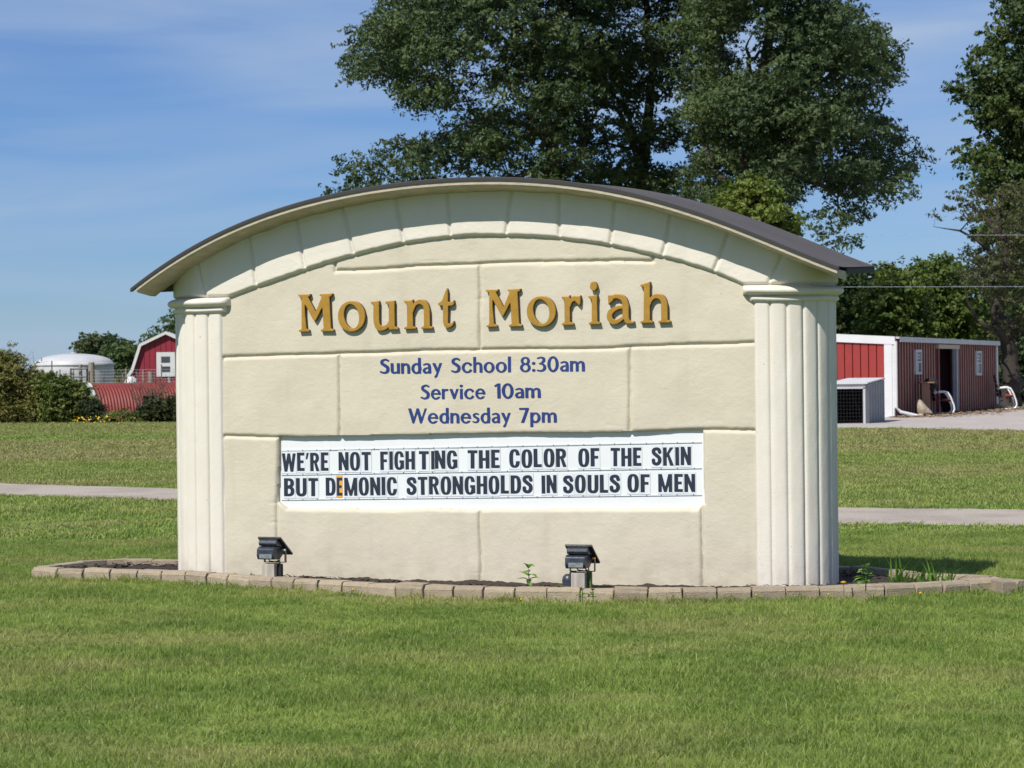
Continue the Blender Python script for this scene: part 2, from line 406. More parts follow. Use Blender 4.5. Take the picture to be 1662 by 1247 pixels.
_m = _t.nodes.new('ShaderNodeMix'); _m.data_type = 'RGBA'; _L(_rp.outputs[0], _m.inputs[0]); _L(_v.outputs[0], _m.inputs[6]); _m.inputs[7].default_value = (.42, .38, .20, 1)
_L(_m.outputs[2], _p.inputs['Base Color']); _p.inputs['Roughness'].default_value = .5; _p.inputs['Specular IOR Level'].default_value = .25
_tr = _t.nodes.new('ShaderNodeBsdfTranslucent'); _L(_m.outputs[2], _tr.inputs[0])
_ms = _t.nodes.new('ShaderNodeMixShader'); _ms.inputs[0].default_value = .38
_L(_p.outputs[0], _ms.inputs[1]); _L(_tr.outputs[0], _ms.inputs[2]); _L(_ms.outputs[0], _t.nodes['Material Output'].inputs[0])
M['blades'] = bm_

g_ = MB(); g_.add([(-900, -60, 0), (900, -60, 0), (900, 1800, 0), (-900, 1800, 0)], [(0, 1, 2, 3)])
tag(g_.build('lawn_ground', M['lawn']), kind='structure')

# driveway behind the sign
_fe = [ground(0, 785), ground(142, 789), ground(285, 794), ground(1360, 824), ground(1500, 826), ground(1662, 828)]
_ne = [ground(0, 806), ground(142, 810), ground(285, 814.5), ground(1360, 852), ground(1500, 853), ground(1662, 854.5)]
def _ext(pts):
    a, b = pts[0], pts[-1]
    d0 = (pts[0] - pts[1]) / np.linalg.norm(pts[0] - pts[1]); d1 = (pts[-1] - pts[-2]) / np.linalg.norm(pts[-1] - pts[-2])
    return [a + d0 * 60] + pts + [b + d1 * 60]
_fe, _ne = _ext(_fe), _ext(_ne)
def _dens(pts, n=220):
    P = np.array(pts)[:, :2]; s = np.r_[0, np.cumsum(np.linalg.norm(np.diff(P, axis=0), axis=1))]
    q = np.linspace(0, s[-1], n); return np.c_[np.interp(q, s, P[:, 0]), np.interp(q, s, P[:, 1])]
FE, NE = _dens(_fe), _dens(_ne)
FE[:, 1] += .07 * vnoise(FE[:, 0] * 1.7, FE[:, 1] * .5); NE[:, 1] += .07 * vnoise(NE[:, 0] * 1.7, NE[:, 1] * .5 + 9)
V = np.r_[np.c_[NE, np.full(len(NE), .006)], np.c_[FE, np.full(len(FE), .006)]]
n = len(NE); F = [(i, i + 1, n + i + 1, n + i) for i in range(n - 1)]
tag(link('driveway', np_mesh('driveway', V, F), M['asphalt']), kind='structure')
def on_road(x, y):
    yn = np.interp(x, NE[:, 0], NE[:, 1]); yf = np.interp(x, FE[:, 0], FE[:, 1])
    return (y > yn + .03) & (y < yf - .03)

# gravel yard in front of the shed
_gp = [(1300, 697), (1400, 695.5), (1450, 695), (1560, 697.5), (1662, 700)]
_ga = [ground(*p) for p in _gp]; _gb = [ground(1662, 665), ground(1560, 670), ground(1300, 676)]
GRV = [tuple(p[:2]) for p in _ga] + [(45, _ga[-1][1] - 1), (60, 86), (28, 99)] + [(20, 101), (14, 84), (6, 84), (4, 80)]
P = np.array(GRV); bmg = bmesh.new(); vs = [bmg.verts.new((x, y, .008)) for x, y in GRV]; bmg.faces.new(vs)
bmesh.ops.triangulate(bmg, faces=bmg.faces[:]); me = bpy.data.meshes.new('gravel_yard'); bmg.to_mesh(me); bmg.free()
tag(link('gravel_yard', me, M['gravel']), kind='structure')

def in_poly(x, y, poly):
    x = np.asarray(x); y = np.asarray(y); r = np.zeros(x.shape, bool); n = len(poly)
    for i in range(n):
        x1, y1 = poly[i]; x2, y2 = poly[(i + 1) % n]
        c = ((y1 > y) != (y2 > y)) & (x < (x2 - x1) * (y - y1) / (y2 - y1 + 1e-12) + x1)
        r ^= c
    return r

# ------------------------------------------------------------------ the ring of edging blocks (path in plan)
_front = [(66, 941), (80, 942), (115, 943), (155, 943.5), (205, 944.5), (255, 946), (300, 948.5), (355, 952), (410, 956), (460, 959.5),
          (515, 963), (570, 966), (625, 969), (680, 971), (735, 973), (790, 975), (905, 977.5), (1020, 978.5), (1110, 978), (1203, 977),
          (1271, 976), (1340, 974.5), (1406, 972.5), (1467, 970.5), (1525, 967), (1577, 963.5), (1627, 960.5)]
_rear = [(1519, 931), (1610, 933)]
_rearL = [(67, 915.5), (121, 911.5), (163, 908.5), (168, 907.5), (213, 906.5), (264, 906.5), (285, 906.5)]
BH, BD, BL = .088, .115, .215                      # block height, depth and length
fr = [ground(*p)[:2] for p in _front]
tipL = ground(46, 922, BH)[:2]; tipR = ground(1655, 944, BH)[:2]
rr = [ground(*p, BH)[:2] for p in _rear]; rl = [ground(*p, BH)[:2] for p in _rearL]
OUT = [tipL] + fr + [tipR] + rr[::-1]
OUT += [np.array([2.62, 16.95]), np.array([2.3, 17.3]), np.array([1.6, 17.75]), np.array([.3, 18.2]), np.array([-1.2, 18.6])] + rl[::-1]
OUT = [tuple(p) for p in OUT]
def resample(poly, n, closed=True):
    P = np.array(poly + ([poly[0]] if closed else [])); s = np.r_[0, np.cumsum(np.linalg.norm(np.diff(P, axis=0), axis=1))]
    q = np.linspace(0, s[-1], n, endpoint=not closed)
    return np.c_[np.interp(q, s, P[:, 0]), np.interp(q, s, P[:, 1])], s[-1]
RING, _len = resample(OUT, 1200)
for _ in range(24): RING = (np.roll(RING, 1, 0) + RING * 2 + np.roll(RING, -1, 0)) / 4
RINGL = [tuple(p) for p in RING[::8]]

# ------------------------------------------------------------------ grass tufts
def make_tuft(name, nb, h, w, spread, seed, lean=.35):
    rs = np.random.RandomState(seed); V = []; F = []; T = []
    for i in range(nb):
        a = rs.rand() * 6.283; r = spread * math.sqrt(rs.rand()); x, y = r * math.cos(a), r * math.sin(a)
        hh = h * (.55 + .6 * rs.rand()); ww = w * (.7 + .6 * rs.rand()); b = rs.rand() * 6.283
        dx, dy = math.cos(b), math.sin(b); la = rs.rand() * 6.283; ll = hh * lean * (.3 + rs.rand())
        lx, ly = math.cos(la) * ll, math.sin(la) * ll
        k = len(V)
        V += [(x - dx * ww / 2, y - dy * ww / 2, -.004), (x + dx * ww / 2, y + dy * ww / 2, -.004),
              (x + lx * .35 + dx * ww * .42, y + ly * .35 + dy * ww * .42, hh * .55), (x + lx * .35 - dx * ww * .42, y + ly * .35 - dy * ww * .42, hh * .55),
              (x + lx + dx * ww * .08, y + ly + dy * ww * .08, hh * .97), (x + lx - dx * ww * .08, y + ly - dy * ww * .08, hh * .97)]
        F += [(k, k + 1, k + 2, k + 3), (k + 3, k + 2, k + 4, k + 5)]; T += [rs.rand()] * 6
    me = np_mesh(name, V, F); at_ = me.attributes.new('tint', 'FLOAT', 'POINT'); at_.data.foreach_set('value', np.array(T, dtype=np.float32))
    me.materials.append(M['blades'])
    return bpy.data.objects.new(name, me)
def scatter(name, pts, scl, tufts, label=None, seed=0):
    cn = bpy.data.collections.new(name + '_tufts')
    for o in tufts: cn.objects.link(o)
    me = bpy.data.meshes.new(name); me.vertices.add(len(pts)); me.vertices.foreach_set('co', np.asarray(pts, dtype=np.float32).ravel())
    a = me.attributes.new('scl', 'FLOAT_VECTOR', 'POINT'); a.data.foreach_set('vector', np.asarray(scl, dtype=np.float32).ravel())
    o = bpy.data.objects.new(name, me); COL.objects.link(o); o['kind'] = 'stuff'
    if label: o['label'] = label; o['category'] = 'grass'
    ng = bpy.data.node_groups.new(name, 'GeometryNodeTree')
    ng.interface.new_socket('Geometry', in_out='INPUT', socket_type='NodeSocketGeometry')
    ng.interface.new_socket('Geometry', in_out='OUTPUT', socket_type='NodeSocketGeometry')
    N = ng.nodes.new; L = ng.links.new
    gi, go = N('NodeGroupInput'), N('NodeGroupOutput')
    mp_ = N('GeometryNodeMeshToPoints'); L(gi.outputs[0], mp_.inputs[0])
    ci = N('GeometryNodeCollectionInfo'); ci.inputs[0].default_value = cn; ci.inputs[1].default_value = True; ci.inputs[2].default_value = True
    ip = N('GeometryNodeInstanceOnPoints'); L(mp_.outputs[0], ip.inputs[0]); L(ci.outputs[0], ip.inputs['Instance']); ip.inputs['Pick Instance'].default_value = True
    rv = N('FunctionNodeRandomValue'); rv.data_type = 'FLOAT_VECTOR'; rv.inputs[0].default_value = (-.12, -.12, 0); rv.inputs[1].default_value = (.12, .12, 6.283)
    rv.inputs['Seed'].default_value = seed; L(rv.outputs[0], ip.inputs['Rotation'])
    na = N('GeometryNodeInputNamedAttribute'); na.data_type = 'FLOAT_VECTOR'; na.inputs[0].default_value = 'scl'
    L(na.outputs[0], ip.inputs['Scale']); L(ip.outputs[0], go.inputs[0])
    md = o.modifiers.new('scatter', 'NODES'); md.node_group = ng
    return o
_rg = np.random.RandomState(11)
def pts_band(y0, y1, dens, margin=2.6):
    """random points over the trapezoid seen between distances y0 and y1, plus a side margin"""
    w = lambda y: .2078 * y + margin
    n = int((y1 - y0) * (w(y0) + w(y1)) * dens)
    y = _rg.uniform(y0, y1, n * 2); x = _rg.uniform(-1, 1, n * 2) * w(y1); k = np.abs(x) < w(y)
    x, y = x[k], y[k]; x, y = x[:n], y[:n]
    ok = ~in_poly(x, y, RINGL) & ~on_road(x, y) & ~in_poly(x, y, GRV)
    return x[ok], y[ok]
def grow(x, y, lo, hi, seed=0.):
    h = lo + (hi - lo) * np.clip(.5 + .8 * fbm(x * 1.1 + seed, y * 1.1, seed, 3), 0, 1.25)
    s = h * _rg.uniform(.75, 1.25, len(x)); return np.c_[_rg.uniform(.8, 1.2, len(x)), _rg.uniform(.8, 1.2, len(x)), s]
tn = [make_tuft('grass_tuft', 24, .032, .0034, .055, 100 + i, .9) for i in range(6)]
x, y = pts_band(7.2, 13, 300); x2, y2 = pts_band(13, 22, 230); x = np.r_[x, x2]; y = np.r_[y, y2]
scatter('grass', np.c_[x, y, np.zeros(len(x))], grow(x, y, .72, 1.12), tn, 'mown green lawn with dry straw patches in front of and around the sign')
tm = [make_tuft('far_grass_tuft', 16, .034, .010, .15, 200 + i, .9) for i in range(5)]
x, y = pts_band(22, 44, 60, 3)
scatter('grass', np.c_[x, y, np.zeros(len(x))], grow(x, y, .6, 1.2), tm, 'mown lawn on both sides of the asphalt driveway behind the sign', 1)
tf = [make_tuft('distant_grass_tuft', 18, .035, .022, .34, 300 + i, .9) for i in range(5)]
x, y = pts_band(44, 92, 12, 5)
scatter('grass', np.c_[x, y, np.zeros(len(x))], grow(x, y, .6, 1.2), tf, 'distant mown lawn reaching the bushes and the gravel yard', 2)
# longer unmown blades along the foot of the edging and on the driveway edges
te = [make_tuft('edge_tuft', 9, .075, .0055, .03, 400 + i, .6) for i in range(5)]
q = _rg.randint(0, len(RING), 1500); nrm = np.roll(RING, -1, 0) - np.roll(RING, 1, 0); nrm /= np.linalg.norm(nrm, axis=1)[:, None]
nrm = np.c_[nrm[:, 1], -nrm[:, 0]]
if in_poly(np.array([RING[0][0] + nrm[0][0] * .05]), np.array([RING[0][1] + nrm[0][1] * .05]), RINGL)[0]: nrm = -nrm
off = np.abs(_rg.normal(.02, .03, len(q)))[:, None] + .004
P = RING[q] + nrm[q] * off
k = fbm(P[:, 0] * 2.3, P[:, 1] * 2.3, 4., 3) > _rg.uniform(-.9, .5, len(q)); P = P[k]
s = _rg.uniform(.35, 1.0, len(P)) * _rg.uniform(.5, 1.1, len(P))
_e = []
for _q in (NE, FE):                                     # grass creeping over the driveway edges
    _m = (np.abs(_q[:, 0]) < 12); _qx = np.interp(_rg.uniform(0, _m.sum() - 1, 1100), np.arange(_m.sum()), _q[_m, 0]); _qy = np.interp(_qx, _q[:, 0], _q[:, 1])
    _k = fbm(_qx * .9, _qy * .3, 3., 3) > _rg.uniform(-.8, .6, 1100); _e.append(np.c_[_qx[_k], _qy[_k] + _rg.normal(0, .07, _k.sum()), np.zeros(_k.sum())])
_e = np.vstack(_e); _s = _rg.uniform(.5, 1.0, len(_e))
scatter('grass', np.c_[P, np.zeros(len(P))], np.c_[s * 0 + 1, s * 0 + 1, s], te, 'longer unmown grass along the foot of the edging blocks', 3)
# a few taller unmown clumps in the lawn's lower right
n_ = 260; cx = _rg.normal(0, 1, n_); x = _rg.uniform(-2.2, 2.6, n_); y = _rg.uniform(7.6, 12.2, n_)
k = fbm(x * .9, y * .9, 7., 3) > .35; x, y = x[k], y[k]; s = _rg.uniform(.6, 1.1, len(x))
scatter('grass', np.c_[x, y, x * 0], np.c_[s * 0 + 1, s * 0 + 1, s], te, 'scattered taller blades standing out of the mown front lawn', 4)
scatter('grass', _e, np.c_[_s * 0 + 1.6, _s * 0 + 1.6, _s * .7], te, 'ragged taller grass along both edges of the asphalt driveway', 5)
# ================================================================== EDGING BLOCKS, SOIL
border = empty('garden_border', (0, 16.6, 0), label='kidney-shaped ring of tan concrete edging blocks around the sign base', category='garden border')
nb = int(round(_len / (BL + .004)))
P2, L2 = resample([tuple(p) for p in RING], 2400)
_sg = 1 if in_poly(np.array([P2[0][0] + .05 * nrm[0][0]]), np.array([P2[0][1] + .05 * nrm[0][1]]), RINGL)[0] else -1
_protos = []
for i in range(7):
    rs = random.Random(40 + i); b = MB()
    w0, h0, d0 = BL - .007, BH, BD
    # cross-section: chamfered top front edge
    poly = [(-d0, -.03), (0, -.03), (.004, h0 * .72), (-.012, h0), (-d0 + .008, h0)]
    b.prism([(x + rs.uniform(-.002, .002), z) for x, z in poly], 0, -w0 / 2, w0 / 2)
    me = b.mesh('edging_block', bevel=.006, seg=2)
    for v in me.vertices:
        v.co.x += rs.uniform(-.0025, .0025); v.co.y += rs.uniform(-.0025, .0025); v.co.z += rs.uniform(-.002, .002)
    me.materials.append(M['edging']); _protos.append(me)
step = len(P2) / nb
for i in range(nb):
    a = P2[int(i * step) % len(P2)]; c = P2[int((i + 1) * step) % len(P2)]
    m = (a + c) / 2; t = c - a; t /= np.linalg.norm(t); no = np.array([t[1], -t[0]])
    if in_poly(np.array([m[0] + no[0] * .05]), np.array([m[1] + no[1] * .05]), RINGL)[0]: no = -no
    ang = math.atan2(no[1], no[0]) - math.pi / 2           # local +Y is outward
    o = bpy.data.objects.new('edging_block', _protos[i % 7]); COL.objects.link(o); o.parent = border
    rs = random.Random(i)
    o.location = (m[0], m[1] - 16.6, rs.uniform(-.006, .004)); o.rotation_euler = (rs.uniform(-.03, .03), rs.uniform(-.02, .02), ang + rs.uniform(-.09, .09))
# soil
gx, gy = np.meshgrid(np.linspace(-4, 4, 260), np.linspace(15, 19.2, 150))
ins = in_poly(gx, gy, [tuple(RING[k] + -nrm[k] * .06) for k in range(0, 1200, 8)])
gz = .045 + .012 * fbm(gx * 9, gy * 9, 0, 3) + .006 * fbm(gx * 40, gy * 40, 2, 2)
idx = -np.ones(gx.shape, int); idx[ins] = np.arange(ins.sum()); V = np.c_[gx[ins], gy[ins], gz[ins]]
q = (idx[:-1, :-1] >= 0) & (idx[1:, :-1] >= 0) & (idx[:-1, 1:] >= 0) & (idx[1:, 1:] >= 0)
F = np.c_[idx[:-1, :-1][q], idx[:-1, 1:][q], idx[1:, 1:][q], idx[1:, :-1][q]]
tag(link('soil_bed', np_mesh('soil_bed', V, F, smooth=True), M['soil']), kind='structure')
# mulch chips heaped near the front
rs = np.random.RandomState(5); V = []; F = []
for i in range(2600):
    k = rs.randint(0, 1200); p = RING[k] - nrm[k] * (BD + rs.uniform(0, .32)); 
    if p[0] > 2.45: continue
    a, l, w = rs.rand() * 6.28, rs.uniform(.012, .05), rs.uniform(.004, .012); ti = rs.uniform(-.5, .5)
    d = np.array([math.cos(a), math.sin(a)]); e = np.array([-d[1], d[0]]); z = .048 + rs.uniform(0, .022)
    b = len(V)
    V += [(*(p - d * l / 2 - e * w / 2), z - ti * l / 2), (*(p + d * l / 2 - e * w / 2), z + ti * l / 2), (*(p + d * l / 2 + e * w / 2), z + ti * l / 2 + .004), (*(p - d * l / 2 + e * w / 2), z - ti * l / 2 + .004)]
    F.append((b, b + 1, b + 2, b + 3))
tag(link('mulch_chips', np_mesh('mulch_chips', V, F), M['soil']), kind='stuff', label='dark mulch chips heaped inside the edging blocks', category='mulch')

# ================================================================== THE SIGN
TH = R(19.5); S0 = np.array([0.0, 16.67, 0.0])
TX = np.array([math.cos(TH), -math.sin(TH), 0]); TY = np.array([math.sin(TH), math.cos(TH), 0])
def L(px, py, off=0.0):
    """photo pixel -> (x, z) on the sign's plane, off metres in front of its face"""
    d = ray(px, py); o = S0 - TY * off; t = np.dot(o - EYE, TY) / np.dot(d, TY); p = EYE + d * t - S0
    return (float(np.dot(p, TX)), float(p[2]))
sign = empty('monument_sign', S0, -TH, label='cream arched masonry-look church sign with fluted white end columns and gold lettering', category='sign')
OV = .235; T_ = .70; RC = .34
AX = L(1249, 700)[0]; AXL = L(334, 700)[0]          # where the flat face ends and the half-round ends begin
xw_r = L(1226, 700)[0]; xw_l = L(363, 700)[0]
RC = T_ / 2
# roof curve (front top edge) as a smooth polynomial of x
_rf = [(212, 468), (276, 422), (352, 379), (427, 346), (503, 324), (579, 307), (620, 300), (710, 289.6), (770, 287.5), (861, 290.5), (951, 298.6), (1020, 309), (1121, 340), (1222, 379), (1298, 405), (1361, 433)]
_rp_ = np.array([L(*p, OV) for p in _rf]); _cf = np.polyfit(_rp_[:, 0], _rp_[:, 1], 6)
RX0, RX1 = _rp_[0, 0], _rp_[-1, 0]
def roofz(x): return np.polyval(_cf, np.clip(x, RX0, RX1)) + np.where(x > RX1, (x - RX1) * -.5, 0) + np.where(x < RX0, (RX0 - x) * -.6, 0)

def sd_poly(x, z, poly):
    """signed distance, positive inside"""
    P = np.asarray(poly, float); n = len(P); d = np.full(x.shape, 1e9); ins = np.zeros(x.shape, bool)
    for i in range(n):
        a, b = P[i], P[(i + 1) % n]; e = b - a; wx, wz = x - a[0], z - a[1]
        t = np.clip((wx * e[0] + wz * e[1]) / (e @ e + 1e-12), 0, 1)
        d = np.minimum(d, (wx - e[0] * t) ** 2 + (wz - e[1] * t) ** 2)
        c = ((a[1] > z) != (b[1] > z)) & (x < (b[0] - a[0]) * (z - a[1]) / (b[1] - a[1] + 1e-12) + a[0])
        ins ^= c
    d = np.sqrt(d); return np.where(ins, d, -d)

Z1, Z2, Z3 = 2.015, 1.948, 1.908                     # capital top, between its rolls, foot of capital
_in = [(374, 490), (420, 468), (498, 439), (577, 415), (620, 409), (665, 396), (734, 389), (825, 384.5), (912, 389.5), (990, 401), (1076, 420), (1121, 432), (1161, 444), (1207, 465)]
IN = [L(*p) for p in _in]; IN[0] = (IN[0][0], Z1); IN[-1] = (IN[-1][0], Z1)
inx = np.array([p[0] for p in IN]); inz = np.array([p[1] for p in IN])
_ic = np.polyfit(inx, inz, 6)
def archz(x): return np.polyval(_ic, np.clip(x, inx[0], inx[-1]))
def curve(x0, x1, n=14): return [(float(x), float(archz(x))) for x in np.linspace(x0, x1, n)]
# joints of the arch stones: (top px), (bottom px)
_jt = [((330, 460), (337, 486)), ((413, 430), (419, 468)), ((492, 406), (498, 439)), ((570, 384), (577, 415)), ((651, 352), (659, 398)),
       ((731, 350), (735, 389)), ((827, 352), (823, 384.5)), ((908, 355), (908, 389)), ((996, 360), (990, 401)), ((1085, 378), (1076, 420)),
       ((1177, 398), (1160, 444)), ((1264, 426), (1248, 460))]
JT = []
for a, b in _jt:
    a, b = np.array(L(*a)), np.array(L(*b)); d = (a - b) / np.linalg.norm(a - b)
    bx = b[0]; bz = float(archz(bx)) if inx[0] < bx < inx[-1] else Z1
    b = np.array([bx, bz]); JT.append((tuple(b), tuple(b + d * .75)))
REG = []     # (kind, polygon, floor, top, rounding width)
FARL, FARR = AXL - .86, AX + .86
for i in range(len(JT) + 1):
    lo = JT[i - 1] if i else ((FARL, Z1), (FARL, 3.2)); hi = JT[i] if i < len(JT) else ((FARR, Z1), (FARR, 3.2))
    x0, x1 = lo[0][0], hi[0][0]
    pts = []
    if x0 < inx[0]: pts.append((x0, Z1))
    pts += curve(max(x0, inx[0]), min(x1, inx[-1])) if x1 > inx[0] and x0 < inx[-1] else []
    if x1 > inx[-1]: pts.append((x1, Z1))
    if i == 0: pts = [(x0, Z1), (x1, Z1)]
    if i == len(JT): pts = [(x0, Z1), (x1, Z1)]
    REG.append(('arch_stone', pts + [hi[1], lo[1]], -.004, .036, .032))
def Lp(*ps): return [L(*p) for p in ps]
ab = Lp((545, 440), (600, 438.5), (674, 433), (777, 430), (860, 426), (921, 424), (1011, 422), (1060, 424))     # joint under the top sliver
bc = Lp((340, 581), (450, 578), (560, 573), (680, 571), (780, 568), (900, 566), (1060, 561), (1240, 556))
cd = Lp((340, 707), (440, 710), (550, 711), (700, 709), (850, 706), (1022, 703), (1140, 698), (1240, 698))
def seg(poly, xa, xb, n=10):
    P = np.array(poly); return [(float(x), float(np.interp(x, P[:, 0], P[:, 1]))) for x in np.linspace(xa, xb, n)]
xj1 = L(779.5, 500)[0]; xj2 = L(550.5, 640)[0]; xj3 = L(1022, 640)[0]; xj4 = L(450, 850)[0]; xj5 = L(1138, 880)[0]; xj6 = L(779, 880)[0]
XL, XR = L(330, 600)[0], L(1260, 600)[0]
ax0, ax1 = ab[0][0], ab[-1][0]
CF, CT, CW = -.020, 0.0, .030
REG.append(('stone_block', ab + [(x, z + .05) for x, z in curve(ax1, ax0)], CF, CT, CW))
REG.append(('stone_block', [(XL, bc[0][1])] + seg(bc, XL, xj1) + [(xj1, np.interp(xj1, [p[0] for p in ab], [p[1] for p in ab]))] + seg(ab, xj1, ax0)[1:] + [(x, z + .05) for x, z in curve(ax0, inx[0])] + [(XL, Z1)], CF, CT, CW))
REG.append(('stone_block', seg(bc, xj1, XR) + [(XR, Z1)] + [(x, z + .05) for x, z in curve(inx[-1], ax1)] + seg(ab, ax1, xj1), CF, CT, CW))
for a, b in ((XL, xj2), (xj2, xj3), (xj3, XR)):
    REG.append(('stone_block', seg(cd, a, b) + seg(bc, b, a), CF, CT, CW))
brd = Lp((452, 709), (1139, 699), (1140.5, 816), (1130, 825), (800, 826), (465, 826), (452, 816))
REG.append(('stone_block', [(XL, -.1), (xj4, -.1)] + [(xj4, brd[6][1]), (brd[0][0], brd[0][1])] + seg(cd, brd[0][0], XL), CF, CT, CW))
REG.append(('stone_block', [(xj5, -.1), (XR, -.1)] + seg(cd, XR, brd[1][0]) + [brd[1], brd[2], (xj5, brd[2][1] - .01)], CF, CT, CW))
REG.append(('stone_block', [(xj4, -.1), (xj6, -.1), (xj6, L(779, 826)[1]), brd[5], brd[6], (xj4, brd[6][1])], CF, CT, CW))
REG.append(('stone_block', [(xj6, -.1), (xj5, -.1), (xj5, brd[2][1] - .01), brd[2], brd[3], (xj6, L(779, 826)[1])], CF, CT, CW))
i_board = len(REG); REG.append(('board', brd, -.045, -.045, .01))
i_shl = len(REG); REG.append(('column_shaft', [(FARL, -.1), (xw_l, -.1), (xw_l, Z3), (FARL, Z3)], 0, 0, .01))
i_shr = len(REG); REG.append(('column_shaft', [(xw_r, -.1), (FARR, -.1), (FARR, Z3), (xw_r, Z3)], 0, 0, .01))
xc_l, xc_r = L(374, 492)[0], L(1206, 471)[0]
i_cl = len(REG); REG.append(('capital', [(FARL, Z3), (xc_l - .03, Z3), (xc_l - .03, Z2 + .004), (xc_l, Z2 + .004), (xc_l, Z1), (FARL, Z1)], 0, 0, .01))
i_cr = len(REG); REG.append(('capital', [(xc_r + .045, Z3), (FARR, Z3), (FARR, Z1), (xc_r, Z1), (xc_r, Z2 + .004), (xc_r + .045, Z2 + .004)], 0, 0, .01))

DS = .0058
s = np.arange(FARL, FARR, DS); z = np.r_[-.06, np.arange(.02, 2.86, DS)]
GS, GZ = np.meshgrid(s, z); sh = GS.shape
wob = .007
WS = GS + wob * fbm(GS * 2.2, GZ * 2.2, 1., 3) + .002 * vnoise(GS * 25, GZ * 25, 4.)
WZ = GZ + wob * fbm(GS * 1.6, GZ * 3.0, 5., 3) + .002 * vnoise(GS * 25, GZ * 25, 8.)
best = np.full(sh, -1e9, np.float32); lab = np.zeros(sh, np.int16)
for k, (nm, poly, fl, tp, w) in enumerate(REG):
    P = np.asarray(poly); m = .08
    i0, i1 = np.searchsorted(z, [P[:, 1].min() - m, P[:, 1].max() + m]); j0, j1 = np.searchsorted(s, [P[:, 0].min() - m, P[:, 0].max() + m])
    if i1 <= i0 or j1 <= j0: continue
    sl = (slice(i0, i1), slice(j0, j1))
    straight = nm in ('column_shaft', 'capital', 'board')
    d = sd_poly((GS if straight else WS)[sl], (GZ if straight else WZ)[sl], poly)
    if nm == 'board': d = d + .012 * fbm(GS[sl] * 3.1, GZ[sl] * 3.1, 9., 2)*0.35
    if nm == 'column_shaft' or nm == 'capital': d = d + np.where(d > 0, .5, 0)        # wins over the wall
    if nm == 'board': d = d + np.where(d > 0, .4, 0)
    if nm == 'arch_stone': d = d + np.where(d > 0, .3, 0)
    up = d > best[sl]; best[sl][up] = d[up]; lab[sl][up] = k
FLv = np.array([r[2] for r in REG]); TPv = np.array([r[3] for r in REG]); Wv = np.array([r[4] for r in REG])
d = best - np.where(np.isin(lab, [i_shl, i_shr, i_cl, i_cr]), .5, 0) - np.where(lab == i_board, .4, 0)
isarch = np.array([r[0] == 'arch_stone' for r in REG])[lab]; d = d - np.where(isarch, .3, 0)
d = np.clip(d - np.where(isarch, .003, .001), 0, 1)
u = np.clip(d / Wv[lab], 0, 1)
# top edges of a block roll over gently, bottom edges are sharper
H = FLv[lab] + (TPv[lab] - FLv[lab]) * np.clip(1 - (1 - u) ** 2.6, 0, 1)
prof_ = lambda q, w: np.clip(1 - (1 - np.clip(q / w, 0, 1)) ** 2.6, 0, 1)
_du = np.clip(np.where((WS > inx[0]) & (WS < inx[-1]), WZ - archz(WS), WZ - Z1), 0, 1)
H = np.where(isarch, -.004 + .034 * prof_(_du, .030) - .017 * (1 - prof_(d, .026)) * np.clip(_du / .03, 0, 1), H)
iscream = np.array([r[0] == 'stone_block' for r in REG])[lab]
H += np.where(iscream | isarch, .0036 * fbm(GS * 3.5, GZ * 3.5, 2., 3) + .0004 * fbm(GS * 28, GZ * 45, 6., 3), 0)
_gou = np.clip(fbm(GS * 5, GZ * 30, 12., 2) - .75, 0, 1) * np.exp(-d / .05)          # ragged trowel marks near the joints
H -= np.where(iscream, .006 * _gou, 0)
# column ribs
pitch = .107
def ribs(e):
    uu = (e / pitch) % 1.0; return .019 * (1 - np.abs(2 * uu - 1) ** 7) - .003
eL = (xw_l - GS); eR = (GS - xw_r)
H = np.where(lab == i_shl, ribs(eL), H); H = np.where(lab == i_shr, ribs(eR), H)
H = np.where((lab == i_shl) | (lab == i_shr), H + .0012 * fbm(GS * 14, GZ * 5, 3., 3), H)
# capital: two rolls, the inner ends rounded off
iscap = (lab == i_cl) | (lab == i_cr)
zz = GZ + .007 * fbm(GS * 3, GZ, 7., 2)
r1 = np.sqrt(np.clip(1 - ((zz - (Z1 + Z2) / 2) / ((Z1 - Z2) / 2 + .002)) ** 2, 0, 1)) * .070
r2 = np.sqrt(np.clip(1 - ((zz - (Z2 + Z3) / 2) / ((Z2 - Z3) / 2 + .001)) ** 2, 0, 1)) * .034 + .004
ends = np.where(lab == i_cl, xc_l - GS, GS - xc_r); ends2 = np.where(lab == i_cl, xc_l - .03 - GS, GS - xc_r - .045)
k1 = np.sqrt(np.clip(1 - (1 - np.clip(ends / .05, 0, 1)) ** 2, 0, 1)); k2 = np.sqrt(np.clip(1 - (1 - np.clip(ends2 / .03, 0, 1)) ** 2, 0, 1))
H = np.where(iscap, np.where(GZ > Z2, r1 * k1, r2 * k2), H)
